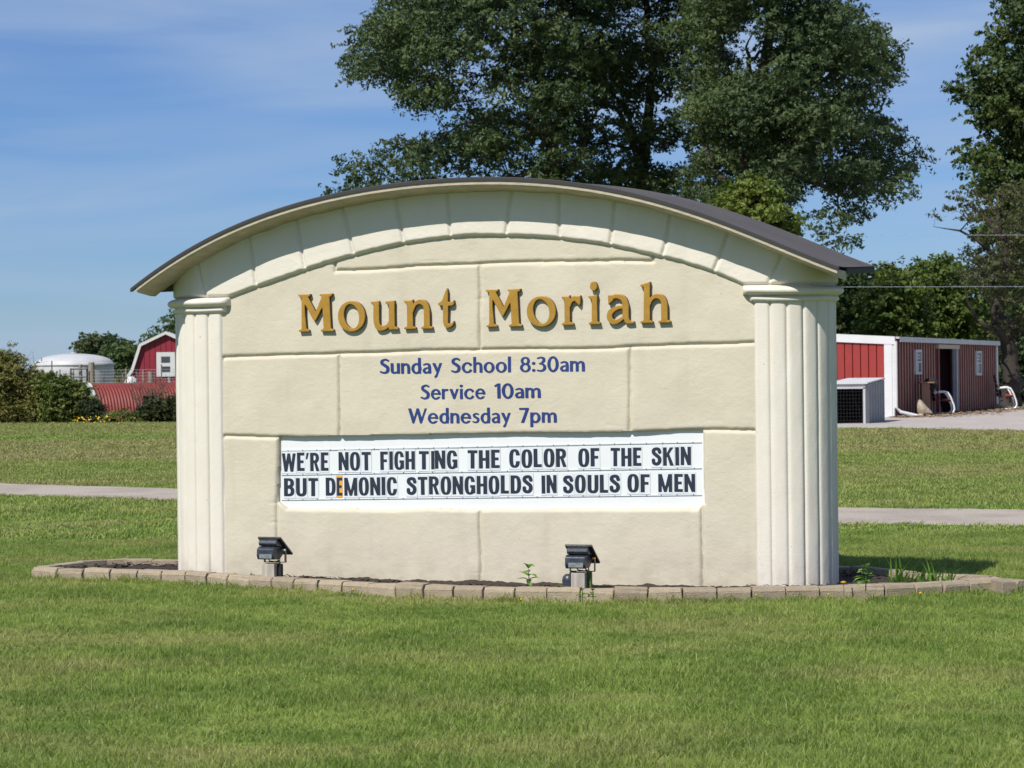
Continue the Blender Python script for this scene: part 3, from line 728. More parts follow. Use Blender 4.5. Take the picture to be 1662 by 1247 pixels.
# positions: flat face between AXL and AX, half-round beyond
def place(S, out):
    X = np.clip(S, AXL, AX); al = np.clip(S - AX, 0, None) / RC; bl = np.clip(AXL - S, 0, None) / RC
    a = np.where(al > 0, al, -bl)
    px = X + np.sin(a) * (RC + out); py = RC - np.cos(a) * (RC + out)
    return px, py
PX, PY = place(GS, H)
top = roofz(PX) - .055
keep = GZ < top + .03
PZ = np.minimum(GZ, top)
vid = np.arange(GS.size).reshape(sh); kc = keep[:-1, :-1] | keep[1:, :-1] | keep[:-1, 1:] | keep[1:, 1:]
Vall = np.c_[PX.ravel(), PY.ravel(), PZ.ravel()]
Q = np.stack([vid[:-1, :-1], vid[:-1, 1:], vid[1:, 1:], vid[1:, :-1]], -1)
labc = lab[:-1, :-1]
for k, (nm, poly, fl, tp, w) in enumerate(REG):
    q = Q[kc & (labc == k) & ((d[:-1, :-1] < .035) | (nm != 'board'))]
    if not len(q): continue
    uq, inv = np.unique(q, return_inverse=True); me = np_mesh(nm, Vall[uq], inv.reshape(q.shape), smooth=True)
    if nm == 'board':
        link('board_recess', me, M['cream'], sign); continue
    o = link(nm, me, M['cream'] if nm == 'stone_block' else M['ivory'], sign)
    if k == i_shl: shaft_l = o
    if k == i_shr: shaft_r = o
# plain back wall
bx0, by0 = place(np.array([FARL]), 0); bx1, by1 = place(np.array([FARR]), 0)
xs = np.linspace(float(bx0[0]), float(bx1[0]), 60); zt = roofz(xs) - .05
yb = float(by0[0]) - .004
V = [(x, yb, -.05) for x in xs] + [(x, yb, zz_) for x, zz_ in zip(xs, zt)]
F = [(i + 1, i, 60 + i, 61 + i) for i in range(59)]
link('back_wall', np_mesh('back_wall', V, F), M['cream'], sign)

# roof: barrel sheet, fascia and cove soffit
YB = T_ + OV
xs = np.linspace(RX0, RX1, 120); zt = roofz(xs)
def strip(prof, name, m, xs=xs, zt=zt, wav=0):
    """closed profile list of (y, dz) swept along the roof curve"""
    n = len(prof); V = []
    for i, (x, z_) in enumerate(zip(xs, zt)):
        w = wav * float(vnoise(x * 9, 3.3)) if wav else 0
        w2 = wav * float(vnoise(x * 31, 1.3)) * .5 if wav else 0
        for (y, dz) in prof: V.append((x, y, z_ + dz + .045 * max(0, y) / YB + (w + w2 if dz < -.05 else 0)))
    F = []
    for i in range(len(xs) - 1):
        for k in range(n):
            j = (k + 1) % n; F.append((i * n + k, i * n + j, (i + 1) * n + j, (i + 1) * n + k))
    b = MB(); b.add(V, F + [tuple(range(n))[::-1], tuple((len(xs) - 1) * n + k for k in range(n))])
    return b.build(name, m, sign)
nx = []
for k in range(14): nx.append((-OV - .004 + (YB + OV + .008) * k / 13, 0))
roof = strip(nx + [(YB + .004, -.006), (-OV - .004, -.006)], 'roof', M['roofing'])
e = strip([(-OV - .008, -.0065), (-OV + .03, -.0065), (-OV + .03, -.024), (-OV - .008, -.026)], 'roof_edge', M['roof_edge'], wav=.0); e.parent = roof
e = strip([(YB - .03, -.0065), (YB + .008, -.0065), (YB + .008, -.026), (YB - .03, -.024)], 'roof_edge', M['roof_edge']); e.parent = roof
xs2 = np.linspace(RX0 + .045, RX1 - .01, 120)
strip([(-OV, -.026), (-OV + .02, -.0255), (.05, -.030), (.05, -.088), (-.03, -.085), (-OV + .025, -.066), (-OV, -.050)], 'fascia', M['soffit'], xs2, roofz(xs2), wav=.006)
xs3 = np.linspace(RX0 + .03, RX1 - .004, 90)
strip([(.05, -.0075), (YB - .031, -.0075), (YB - .031, -.045), (.051, -.045)], 'roof_deck', M['roof_edge'], xs3, roofz(xs3))

# ------------------------------------------------------------------ glyphs
def _loops(F, x, y):
    """marching squares on field F (positive inside); returns closed loops"""
    ny, nx_ = F.shape; seg_ = {}
    ins = F > 0
    cells = np.argwhere((ins[:-1, :-1] != ins[1:, :-1]) | (ins[:-1, :-1] != ins[:-1, 1:]) | (ins[:-1, :-1] != ins[1:, 1:]))
    def pt(k):
        i, j, o = k
        a = F[i, j]; b = F[i, j + 1] if o == 0 else F[i + 1, j]; t = a / (a - b)
        return (x[j] + (x[1] - x[0]) * t, y[i]) if o == 0 else (x[j], y[i] + (y[1] - y[0]) * t)
    nxt = {}
    for i, j in cells:
        a, b, c, d_ = ins[i, j], ins[i, j + 1], ins[i + 1, j + 1], ins[i + 1, j]
        B, Rr, T, Lf = (i, j, 0), (i, j + 1, 1), (i + 1, j, 0), (i, j, 1)
        code = a + 2 * b + 4 * c + 8 * d_
        tb = {1: [(B, Lf)], 2: [(Rr, B)], 3: [(Rr, Lf)], 4: [(T, Rr)], 5: [(B, Lf), (T, Rr)], 6: [(T, B)], 7: [(T, Lf)],
              8: [(Lf, T)], 9: [(B, T)], 10: [(Rr, B), (Lf, T)], 11: [(Rr, T)], 12: [(Lf, Rr)], 13: [(B, Rr)], 14: [(Lf, B)]}
        for p, q in tb.get(int(code), []): nxt[p] = q
    out = []
    while nxt:
        st = next(iter(nxt)); lp = []; k = st
        while k in nxt:
            lp.append(pt(k)); k = nxt.pop(k)
        if len(lp) > 5: out.append(lp)
    return out
class G:
    """glyph canvas: unit cap height, fields combined as unions"""
    def __init__(s, w, lo=-.35, hi=1.25, res=110):
        s.w = w; s.x = np.linspace(-.12, w + .12, max(8, int((w + .24) * res))); s.y = np.linspace(lo, hi, int((hi - lo) * res))
        s.X, s.Y = np.meshgrid(s.x, s.y); s.F = np.full(s.X.shape, -1.0)
    def u(s, f): s.F = np.maximum(s.F, f); return s
    def cut(s, f): s.F = np.minimum(s.F, -f); return s
    def poly(s, *p): return sd_poly(s.X, s.Y, p)
    def P(s, *p): return s.u(s.poly(*p))
    def box(s, x0, y0, x1, y1): return s.poly((x0, y0), (x1, y0), (x1, y1), (x0, y1))
    def B(s, *a): return s.u(s.box(*a))
    def ell(s, cx, cy, rx, ry, n=2.0, tilt=0):
        c, q = math.cos(tilt), math.sin(tilt); dx, dy = s.X - cx, s.Y - cy; a, b = dx * c + dy * q, -dx * q + dy * c
        return (1 - (np.abs(a / rx) ** n + np.abs(b / ry) ** n) ** (1 / n)) * min(rx, ry)
    def ring(s, cx, cy, rx, ry, wx, wy, n=2.0, n2=None, tilt=0, tin=None):
        return np.minimum(s.ell(cx, cy, rx, ry, n, tilt), -s.ell(cx, cy, rx - wx, ry - wy, n2 or n, tilt if tin is None else tin))
    def st(s, pts, ws):
        """smooth stroke through pts with widths ws"""
        P = np.array(pts, float); n = len(P); W = np.array(ws if hasattr(ws, '__len__') else [ws] * n, float)
        E = np.vstack([2 * P[0] - P[1], P, 2 * P[-1] - P[-2]]); q = []; w = []
        for i in range(n - 1):
            for t in np.linspace(0, 1, 9)[:-1]:
                p0, p1, p2, p3 = E[i:i + 4]
                q.append(.5 * (2 * p1 + (p2 - p0) * t + (2 * p0 - 5 * p1 + 4 * p2 - p3) * t * t + (3 * p1 - p0 - 3 * p2 + p3) * t ** 3)); w.append(W[i] + (W[i + 1] - W[i]) * t)
        q.append(P[-1]); w.append(W[-1]); f = np.full(s.X.shape, -1.0)
        for i in range(len(q) - 1):
            a, b = q[i], q[i + 1]; e = b - a; wx, wy = s.X - a[0], s.Y - a[1]; t = np.clip((wx * e[0] + wy * e[1]) / (e @ e + 1e-12), 0, 1)
            f = np.maximum(f, (w[i] + (w[i + 1] - w[i]) * t) / 2 - np.hypot(wx - e[0] * t, wy - e[1] * t))
        return f
    def S(s, pts, ws): return s.u(s.st(pts, ws))
    def smooth(s, k=1):
        for _ in range(k):
            F = s.F; Fp = np.pad(F, 1, mode='edge'); s.F = (Fp[:-2, 1:-1] + Fp[2:, 1:-1] + Fp[1:-1, :-2] + Fp[1:-1, 2:] + 4 * F) / 8
        return s
    def out(s):
        lp = _loops(s.F, s.x, s.y); A = np.array([p for l in lp for p in l]); return lp, A[:, 0].min(), A[:, 0].max()
def glyph_mesh(loops, fx, fy, ext, bev=0.0, name='letter', res=1):
    cu = bpy.data.curves.new(name, 'CURVE'); cu.dimensions = '2D'; cu.fill_mode = 'BOTH'; cu.extrude = ext; cu.bevel_depth = bev; cu.offset = -bev; cu.bevel_resolution = res
    for lp in loops:
        q = [(fx(p[0]), fy(p[0], p[1])) for p in lp]
        sp = cu.splines.new('POLY'); sp.points.add(len(q) - 1); sp.use_cyclic_u = True
        sp.points.foreach_set('co', [c for p in q for c in (p[0], p[1], 0, 1)])
    o = bpy.data.objects.new(name, cu); COL.objects.link(o)
    dg = bpy.context.evaluated_depsgraph_get(); me = bpy.data.meshes.new_from_object(o.evaluated_get(dg))
    bpy.data.objects.remove(o); bpy.data.curves.remove(cu); me.name = name
    # curve lies in local XY with +Z towards the viewer: stand it up, facing -Y
    v = np.empty(len(me.vertices) * 3, np.float32); me.vertices.foreach_get('co', v); v = v.reshape(-1, 3)
    me.vertices.foreach_set('co', np.c_[v[:, 0], -v[:, 2], v[:, 1]].ravel()); me.update()
    return me
def serif_foot(g, x0, x1, y=0, h=.055, m=.05):
    g.P((x0, y), (x1, y), (x1, y + h * .55), (x1 - m, y + h), (x0 + m, y + h), (x0, y + h * .55))
# --- gold serif letters (cap height 1)
def gold(ch):
    if ch == 'M':
        g = G(.98); g.P((.10, 0.02), (.235, .02), (.20, .5), (.20, .93), (.11, .96)); g.P((.70, .02), (.90, .02), (.875, .5), (.86, .97), (.66, .97), (.675, .5))
        g.P((.08, .985), (.25, .985), (.52, .46), (.46, .27), (.41, .33), (.12, .88)); g.P((.68, .985), (.84, .985), (.76, .8), (.51, .34), (.47, .27), (.44, .40))
        serif_foot(g, .03, .315, 0, .085, .09); serif_foot(g, .62, .97, 0, .085, .09)
        g.P((.01, .99), (.30, .99), (.36, 1.0), (.33, .93), (.28, .91), (.10, .91), (.03, .94)); g.P((.60, .99), (.90, .995), (.95, 1.0), (.92, .93), (.86, .90), (.66, .91), (.60, .95)); return g
    if ch == 'o':
        g = G(.72); g.u(g.ring(.36, .38, .36, .405, .165, .085, 2.1, 2.0, 0, R(9))); return g
    if ch == 'u':
        g = G(.82); g.S([(.17, .62), (.165, .28), (.22, .08), (.36, .045), (.50, .10), (.58, .24)], [.17, .175, .165, .13, .10, .05]); g.B(.085, .30, .255, .74)
        g.P((.54, 0.02), (.73, .02), (.725, .74), (.555, .74)); serif_foot(g, .56, .83, 0, .08, .07)
        g.P((.0, .75), (.26, .77), (.26, .66), (.09, .66), (.02, .69)); g.P((.44, .75), (.73, .77), (.73, .66), (.55, .66), (.46, .69)); return g
    if ch == 'n':
        g = G(.84); g.B(.09, .02, .265, .74); g.P((0, .76), (.22, .76), (.27, .79), (.27, .66), (.09, .66), (.02, .70))
        g.S([(.24, .46), (.32, .64), (.45, .715), (.60, .67), (.665, .52), (.67, .25)], [.07, .10, .125, .155, .175, .175]); g.B(.583, .02, .76, .42)
        serif_foot(g, 0.0, .35, 0, .08, .09); serif_foot(g, .50, .84, 0, .08, .09); return g
    if ch == 't':
        g = G(.56); g.S([(.27, .60), (.25, .30), (.27, .10), (.37, .065), (.47, .10), (.52, .17)], [.165, .175, .155, .11, .075, .04]); g.P((.165, .3), (.34, .3), (.34, 1.02), (.31, 1.06), (.24, .94), (.17, .80))
        g.P((.0, .66), (.50, .70), (.545, .75), (.54, .62), (.47, .585), (.02, .60)); g.P((0, .66), (.12, .72), (.20, .82), (.20, .60), (.02, .60)); return g
    if ch == 'r':
        g = G(.62); g.B(.09, .02, .265, .74); g.P((0, .76), (.22, .76), (.27, .80), (.27, .66), (.09, .66), (.02, .70)); serif_foot(g, 0, .38, 0, .08, .09)
        g.S([(.24, .48), (.31, .64), (.42, .70), (.52, .69)], [.07, .11, .14, .13]); g.P((.46, .73), (.56, .755), (.61, .79), (.60, .56), (.57, .50), (.50, .56), (.44, .61)); return g
    if ch == 'i':
        g = G(.40, hi=1.3); g.P((.09, .02), (.285, .02), (.275, .76), (.10, .74)); g.P((-.02, .75), (.25, .78), (.29, .80), (.28, .66), (.09, .66), (.0, .70)); serif_foot(g, -.01, .375, 0, .08, .09)
        g.u(g.ell(.165, 1.01, .12, .125)); return g
    if ch == 'a':
        g = G(.82); g.S([(.13, .68), (.32, .73), (.50, .66), (.56, .50), (.56, .22)], [.11, .12, .155, .175, .175]); g.P((.475, .12), (.65, .06), (.65, .5), (.475, .5))
        g.P((.07, .76), (.20, .77), (.22, .62), (.13, .54), (.08, .50)); g.S([(.52, .44), (.33, .42), (.15, .32), (.11, .19), (.18, .07), (.32, .06), (.47, .14)], [.09, .10, .15, .16, .145, .12, .09])
        g.P((.52, .14), (.65, .16), (.68, .08), (.80, .06), (.80, 0), (.62, -.01), (.53, .04)); return g
    if ch == 'h':
        g = G(.84, hi=1.3); g.P((.09, .02), (.27, .02), (.28, 1.06), (.11, 1.04)); g.P((0, 1.02), (.22, 1.07), (.29, 1.10), (.28, .96), (.10, .95), (.02, .97))
        g.S([(.24, .46), (.32, .63), (.45, .705), (.60, .66), (.665, .52), (.67, .25)], [.07, .10, .125, .155, .175, .175]); g.B(.583, .02, .76, .42)
        serif_foot(g, 0.0, .35, 0, .08, .09); serif_foot(g, .50, .84, 0, .08, .09); return g
# (glyph, x0 px, x1 px, baseline px at left/right)
GL = [('M', 484, 541.5), ('o', 548.5, 592.5), ('u', 602, 646), ('n', 655.5, 702), ('t', 711, 737), ('M', 788.5, 847), ('o', 855, 902), ('r', 911.5, 942.5), ('i', 955, 974), ('a', 984.5, 1029), ('h', 1039, 1088)]
_done = {}
LT = .031                                              # how far the gold letters stand off the face
for ch, x0, x1 in GL:
    if ch not in _done: _done[ch] = gold(ch).smooth(2).out()
    lp, a, b = _done[ch]
    bl = 539.0 - (x0 - 484) / (1088 - 484) * 15.5      # baseline runs a little uphill in the photo
    lx0, lz = L(x0, bl, LT); lx1, _ = L(x1, bl - .5, LT); lz2 = L(x0, bl - 61.5, LT)[1]
    sc = (lx1 - lx0) / (b - a); H1 = lz2 - lz
    me = glyph_mesh(lp, lambda x: (x - a) * sc, lambda x, y: y * H1 * (1.0), .0125, .0045, res=2)
    o = link('gold_letter', me, [M['gold'], M['bronze']], sign, (lx0, -LT + .017, lz))
    for p in me.polygons: p.material_index = 1 if (abs(p.normal.y) < .25) else 0
    for p in me.polygons: p.use_smooth = False

# --- blue humanist letters (flared sans)
def blue(ch):
    w = .125; t = .07
    def lower_arch(g, x, top=.66):
        pass
    if ch == 'S' : g = G(.52); g.S([(.44, .86), (.30, .945), (.13, .86), (.12, .68), (.27, .54), (.40, .38), (.38, .14), (.22, .045), (.04, .12)], [.07, .09, .12, .14, .15, .15, .13, .095, .07]); return g
    if ch == 'W' : g = G(1.0); g.P((0, 1), (.14, 1), (.32, .28), (.27, 0), (.22, 0)); g.P((.22, 0), (.29, 0), (.54, .95), (.50, 1.0), (.45, 1)); g.P((.43, 1), (.55, 1), (.72, .28), (.68, 0), (.62, 0)); g.P((.62, 0), (.70, 0), (.96, 1), (.88, 1)); return g
    if ch == 'u' : g = G(.56); g.B(.05, .2, .175, .68); g.S([(.112, .3), (.13, .10), (.26, .045), (.40, .13)], [w, .12, .09, .05]); g.B(.37, 0, .495, .68); return g
    if ch == 'n' : g = G(.56); g.B(.05, 0, .175, .68); g.S([(.14, .50), (.26, .62), (.39, .56), (.43, .38), (.43, .06)], [.05, .10, .125, .125, .13]); g.B(.368, 0, .495, .30); return g
    if ch == 'm' : g = G(.88); g.B(.05, 0, .17, .68); g.S([(.14, .50), (.24, .62), (.36, .56), (.39, .38), (.39, .06)], [.05, .10, .12, .12, .125]); g.B(.33, 0, .45, .30); g.S([(.43, .50), (.54, .62), (.66, .56), (.69, .38), (.69, .06)], [.05, .10, .12, .12, .125]); g.B(.63, 0, .755, .30); return g
    if ch == 'd' : g = G(.60, hi=1.3); g.u(g.ring(.27, .33, .245, .345, .125, .07)); g.B(.37, 0, .49, 1.03); return g
    if ch == 'p' : g = G(.60); g.u(g.ring(.30, .33, .245, .345, .125, .07)); g.B(.06, -.30, .18, .68); return g
    if ch == 'o' : g = G(.58); g.u(g.ring(.28, .33, .27, .35, .125, .07)); return g
    if ch == '0' : g = G(.60); g.u(g.ring(.28, .49, .265, .51, .125, .07)); return g
    if ch == 'c' : g = G(.48); g.u(np.minimum(g.ring(.30, .33, .28, .35, .125, .075), -g.poly((.30, .33), (.62, .58), (.62, .08)))); return g
    if ch == 'e' : g = G(.54); g.u(np.minimum(g.ring(.28, .33, .26, .35, .12, .07), -g.box(.30, .14, .7, .30))); g.B(.12, .33, .50, .40); return g
    if ch == 'a' : g = G(.52); g.S([(.09, .58), (.24, .635), (.365, .56), (.385, .38)], [.06, .085, .11, .12]); g.B(.33, 0, .45, .42); g.S([(.36, .38), (.18, .33), (.10, .20), (.15, .065), (.27, .055), (.36, .15)], [.06, .08, .115, .11, .08, .05]); return g
    if ch == 'y' : g = G(.52, lo=-.4); g.P((0, .67), (.135, .67), (.30, .17), (.25, .02), (.22, .02)); g.P((.36, .67), (.465, .67), (.22, -.22), (.13, -.30), (.09, -.22), (.17, -.10)); return g
    if ch == 'v' : g = G(.52); g.P((0, .67), (.135, .67), (.30, .17), (.27, 0), (.20, 0)); g.P((.37, .67), (.47, .67), (.28, 0), (.20, 0)); return g
    if ch == 'h' : g = G(.56, hi=1.3); g.B(.05, 0, .17, 1.03); g.S([(.14, .50), (.26, .62), (.39, .56), (.43, .38), (.43, .06)], [.05, .10, .125, .125, .13]); g.B(.368, 0, .495, .30); return g
    if ch == 'l' : g = G(.24, hi=1.3); g.B(.05, 0, .175, 1.03); return g
    if ch == 'i' : g = G(.24, hi=1.3); g.B(.05, 0, .175, .67); g.u(g.ell(.112, .88, .078, .078)); return g
    if ch == 'r' : g = G(.38); g.B(.05, 0, .175, .68); g.S([(.15, .50), (.22, .60), (.33, .62)], [.06, .10, .11]); return g
    if ch == 's' : g = G(.40); g.S([(.33, .59), (.21, .64), (.10, .57), (.11, .45), (.22, .36), (.31, .26), (.28, .10), (.17, .045), (.04, .09)], [.05, .07, .09, .10, .11, .11, .09, .07, .05]); return g
    if ch == '8' : g = G(.58); g.u(g.ring(.28, .735, .215, .25, .11, .065)); g.u(g.ring(.28, .27, .255, .285, .12, .07)); return g
    if ch == '3' : g = G(.54); g.S([(.07, .90), (.22, .95), (.36, .88), (.36, .70), (.25, .56), (.17, .54)], [.06, .075, .12, .125, .08, .06]); g.S([(.17, .54), (.30, .50), (.40, .38), (.40, .18), (.26, .05), (.06, .08)], [.06, .075, .12, .13, .09, .06]); return g
    if ch == '1' : g = G(.36); g.B(.15, 0, .28, 1.0); g.P((.15, 1), (.28, 1), (.20, .86), (.03, .80), (.01, .87)); return g
    if ch == '7' : g = G(.54); g.B(.03, .90, .48, 1.0); g.P((.36, .93), (.48, 1), (.48, .93), (.24, 0), (.11, 0)); return g
    if ch == ':' : g = G(.24); g.u(g.ell(.11, .09, .075, .08)); g.u(g.ell(.11, .56, .075, .08)); return g
_bd = {}
def run_text(words, cap_px, gen, cache, off, builder, gap, wgt=-.006):
    """words: (text, x0, x1, baseline y at x0, at x1)"""
    for txt, x0, x1, b0, b1 in words:
        gl = []
        for ch in txt:
            if ch not in cache: g_ = gen(ch).smooth(1); g_.F = g_.F + wgt; cache[ch] = g_.out()
            gl.append(cache[ch])
        tot = sum(g[2] - g[1] for g in gl) + gap * (len(gl) - 1); cur = 0
        lx0, lz0 = L(x0, b0, off); lx1, lz1 = L(x1, b1, off); lh = L(x0, b0 - cap_px, off)[1] - lz0
        k = (lx1 - lx0) / tot
        for ch, g in zip(txt, gl):
            w = g[2] - g[1]; X = lx0 + cur * k; Zb = lz0 + (lz1 - lz0) * (X - lx0) / max(lx1 - lx0, 1e-6)
            builder(ch, g, X, Zb, k, lh, w * k); cur += w + gap
def put_blue(ch, g, X, Zb, k, lh, w):
    lp, a, b = g
    me = glyph_mesh(lp, lambda x: (x - a) * k, lambda x, y: y * lh, .0012, 0)
    v = np.empty(len(me.vertices) * 3, np.float32); me.vertices.foreach_get('co', v); v = v.reshape(-1, 3)   # the vinyl lies on the uneven face
    ii = np.clip(np.searchsorted(z, v[:, 2] + Zb), 1, len(z) - 1); jj = np.clip(np.searchsorted(s, v[:, 0] + X), 1, len(s) - 1)
    hh = np.maximum.reduce([H[ii, jj], H[ii - 1, jj], H[ii, jj - 1], H[ii - 1, jj - 1]]); v[:, 1] = v[:, 1] - hh - .0016
    me.vertices.foreach_set('co', v.ravel()); me.update()
    link('blue_letter', me, M['blue'], sign, (X, 0, Zb))
run_text([('Sunday', 615.5, 717, 606.5, 606), ('School', 731.5, 829, 605, 604), ('8:30am', 843.5, 949, 603.5, 602.5)], 24, blue, _bd, .009, put_blue, .055, .014)
run_text([('Service', 682, 787.5, 648, 647), ('10am', 802, 877.5, 646.5, 645.5)], 23.5, blue, _bd, .009, put_blue, .055, .014)
run_text([('Wednesday', 662, 828, 687, 686.5), ('7pm', 842, 903.5, 686, 685.5)], 23.5, blue, _bd, .009, put_blue, .055, .014)

# --- message board
zt0 = L(455, 712)[1]; 
board = MB()
b0x, b1x = L(440, 760)[0], L(1150, 760)[0]; bz0, bz1 = L(800, 832)[1], L(800, 700)[1]
board.box(((b0x + b1x) / 2, .040, (bz0 + bz1) / 2), (b1x - b0x, .006, bz1 - bz0))
mb_ = board.build('message_board', M['board_white'], sign)
BY = .0365
def rail(p0, p1, nm='rail'):
    (xa, za), (xb, zb) = L(*p0, -BY), L(*p1, -BY); b = MB(); a = math.atan2(zb - za, xb - xa); l = math.hypot(xb - xa, zb - za)
    b.box(((xa + xb) / 2, BY - .0052, (za + zb) / 2), (l, .0016, .007), Matrix.Rotation(-a, 3, 'Y'))
    b.build(nm, M['rail'], mb_)
    b = MB(); n_ = 28
    for i in range(n_):
        t = (i + .5) / n_; x, z_ = xa + (xb - xa) * t, za + (zb - za) * t
        b.box((x + random.uniform(-.006, .006), BY - .0065, z_ + random.uniform(-.001, .001)), (.0065, .002, .0055))
    o = b.build('rail_rivets', M['screw'], mb_); o['kind'] = 'stuff'
rail((457, 731.5), (1139, 717.5)); rail((457, 770.5), (1139, 759.5)); rail((457, 811), (1139, 803))

def goth(ch):
    w = .20; h = .17; n = 2.7
    if ch == 'W': g = G(.78); g.P((0, 1), (.19, 1), (.31, 0), (.14, 0)); g.P((.14, 0), (.31, 0), (.47, .85), (.40, 1), (.31, 1)); g.P((.31, 1), (.47, 1), (.62, 0), (.47, 0)); g.P((.47, 0), (.64, 0), (.78, 1), (.60, 1)); return g
    if ch == 'E': g = G(.44); g.B(0, 0, w, 1); g.B(0, 0, .42, h); g.B(0, .42, .37, .58); g.B(0, 1 - h, .42, 1); return g
    if ch == 'F': g = G(.44); g.B(0, 0, w, 1); g.B(0, .42, .37, .58); g.B(0, 1 - h, .42, 1); return g
    if ch == "'": g = G(.18); g.P((.05, 1), (.19, 1), (.10, .64), (0, .64)); return g
    if ch == 'R': g = G(.52); g.B(0, 0, w, 1); g.u(np.minimum(g.ring(.22, .715, .275, .285, w - .01, h - .01, 2.5), g.box(.05, .2, 1, 1.1))); g.B(.0, 1 - h + .01, .25, 1); g.B(0, .43, .25, .585); g.P((.20, .50), (.36, .50), (.52, 0), (.33, 0)); return g
    if ch == 'P': return goth('R')
    if ch == 'N': g = G(.54); g.B(0, 0, .185, 1); g.B(.34, 0, .525, 1); g.P((0, 1), (.185, 1), (.525, 0), (.34, 0)); return g
    if ch == 'O': g = G(.54); g.u(g.ring(.265, .5, .265, .515, w, h, n, 2.4)); return g
    if ch == 'T': g = G(.48); g.B(.14, 0, .34, 1); g.B(0, 1 - h, .48, 1); return g
    if ch == 'I': g = G(.2); g.B(0, 0, .2, 1); return g
    if ch == 'G': g = G(.54); g.u(np.minimum(g.ring(.265, .5, .265, .515, w, h, n, 2.4), -g.box(.28, .50, .7, .68))); g.B(.27, .37, .53, .52); g.B(.36, .06, .53, .50); return g
    if ch == 'C': g = G(.52); g.u(np.minimum(g.ring(.265, .5, .265, .515, w, h, n, 2.4), -g.box(.28, .36, .7, .66))); return g
    if ch == 'H': g = G(.54); g.B(0, 0, w, 1); g.B(.32, 0, .52, 1); g.B(.1, .42, .42, .58); return g
    if ch == 'L': g = G(.42); g.B(0, 0, w, 1); g.B(0, 0, .40, h); return g
    if ch == 'S': g = G(.52); g.S([(.41, .72), (.36, .87), (.24, .905), (.12, .85), (.11, .70), (.24, .56), (.38, .42), (.40, .25), (.33, .12), (.22, .09), (.11, .15), (.09, .30)], [.19, .19, .18, .19, .20, .20, .20, .20, .19, .18, .19, .19]); return g
    if ch == 'K': g = G(.56); g.B(0, 0, w, 1); g.P((.16, .38), (.16, .62), (.35, 1), (.55, 1)); g.P((.20, .55), (.32, .66), (.56, 0), (.35, 0)); return g
    if ch == 'D': g = G(.53); g.B(0, 0, w, 1); g.u(np.minimum(g.ring(.22, .5, .30, .5, w, h, 2.7), g.box(.05, -.1, 1, 1.1))); g.B(0, 0, .24, h); g.B(0, 1 - h, .24, 1); return g
    if ch == 'M': g = G(.68); g.B(0, 0, .18, 1); g.B(.50, 0, .68, 1); g.P((0, 1), (.19, 1), (.42, 0), (.27, 0)); g.P((.49, 1), (.68, 1), (.41, 0), (.27, 0)); return g
    if ch == 'B': g = G(.53); g.B(0, 0, w, 1); g.u(np.minimum(g.ring(.22, .735, .275, .265, w - .01, .15, 2.5), g.box(.05, 0, 1, 1.1))); g.u(np.minimum(g.ring(.22, .285, .295, .285, w - .01, .155, 2.5), g.box(.05, -.1, 1, 1.1))); g.B(0, 0, .23, .155); g.B(0, .47, .23, .58); g.B(0, .85, .23, 1); return g
    if ch == 'U': g = G(.54); g.u(np.minimum(g.ring(.265, .30, .265, .315, w, h, 2.5), g.box(-1, -1, 1, .32))); g.B(0, .3, w, 1); g.B(.53 - w, .3, .53, 1); return g
_gc = {}
_tile_n = [0]
def put_tile(ch, g, X, Zb, k, lh, w):
    _tile_n[0] += 1; rs = random.Random(_tile_n[0]); lp, a, b = g
    me = glyph_mesh(lp, lambda x: (x - a) * k, lambda x, y: y * lh, .0006, 0)
    # the clear plate behind the figure
    pad = .010; dz = rs.uniform(-.002, .002); jx = rs.uniform(-.001, .001)
    bm = bmesh.new(); bm.from_mesh(me)
    for f in bm.faces: f.material_index = 1
    m4 = Matrix.Translation((w / 2, .0014, lh / 2)) @ Matrix.Diagonal((w + (.002 if X0E[0] else pad * .9), .0012, lh * 1.20, 1))
    r = bmesh.ops.create_cube(bm, size=1, matrix=m4)
    for v in r['verts']:
        for f in v.link_faces: f.material_index = 0
    bm.to_mesh(me); bm.free()
    me.materials.append(M['tile_orange'] if X0E[0] else M['tile']); me.materials.append(M['black_ink'])
    o = link('letter_tile', me, None, mb_, (X + jx, BY - .0034, Zb + dz)); o.rotation_euler = (0, rs.uniform(-.008, .008), 0)
    if X0E[0]: o['label'] = 'letter E on an orange plate'
X0E = [False]
r1 = lambda x: 765.5 - (x - 457) / 665 * 10.5
def W1(t, a, b): return (t, a, b, r1(a), r1(b))
run_text([W1("WE'RE", 457.5, 533), W1('NOT', 549.5, 602), W1('FIGH', 617.5, 673.5), W1('T', 680, 696), W1('I', 699.8, 705), W1('NG', 706.2, 742.5), W1('THE', 759, 811), W1('COLOR', 826.5, 919.5),
          W1('OF', 938.5, 973), W1('THE', 991, 1041), W1('SKIN', 1058, 1121.5)], 30, goth, _gc, -BY + .0034, put_tile, .075)
r2_ = lambda x: 805.8 - (x - 461) / 668 * 7.6
def W2(t, a, b): return (t, a, b, r2_(a), r2_(b))
run_text([W2('BUT', 461, 516), W2('D', 529, 545)], 29.5, goth, _gc, -BY + .0034, put_tile, .075)
X0E[0] = True; run_text([W2('E', 546.8, 555.6)], 29.5, goth, _gc, -BY + .0034, put_tile, .075); X0E[0] = False
run_text([W2('MONIC', 559, 644.5), W2('STRONGHOLDS', 660, 865), W2('IN', 879, 903.5), W2('SOULS', 914, 1006.5), W2('OF', 1018.5, 1054.5), W2('M', 1068.5, 1091), W2('EN', 1094.5, 1128.5)], 29.5, goth, _gc, -BY + .0034, put_tile, .075)
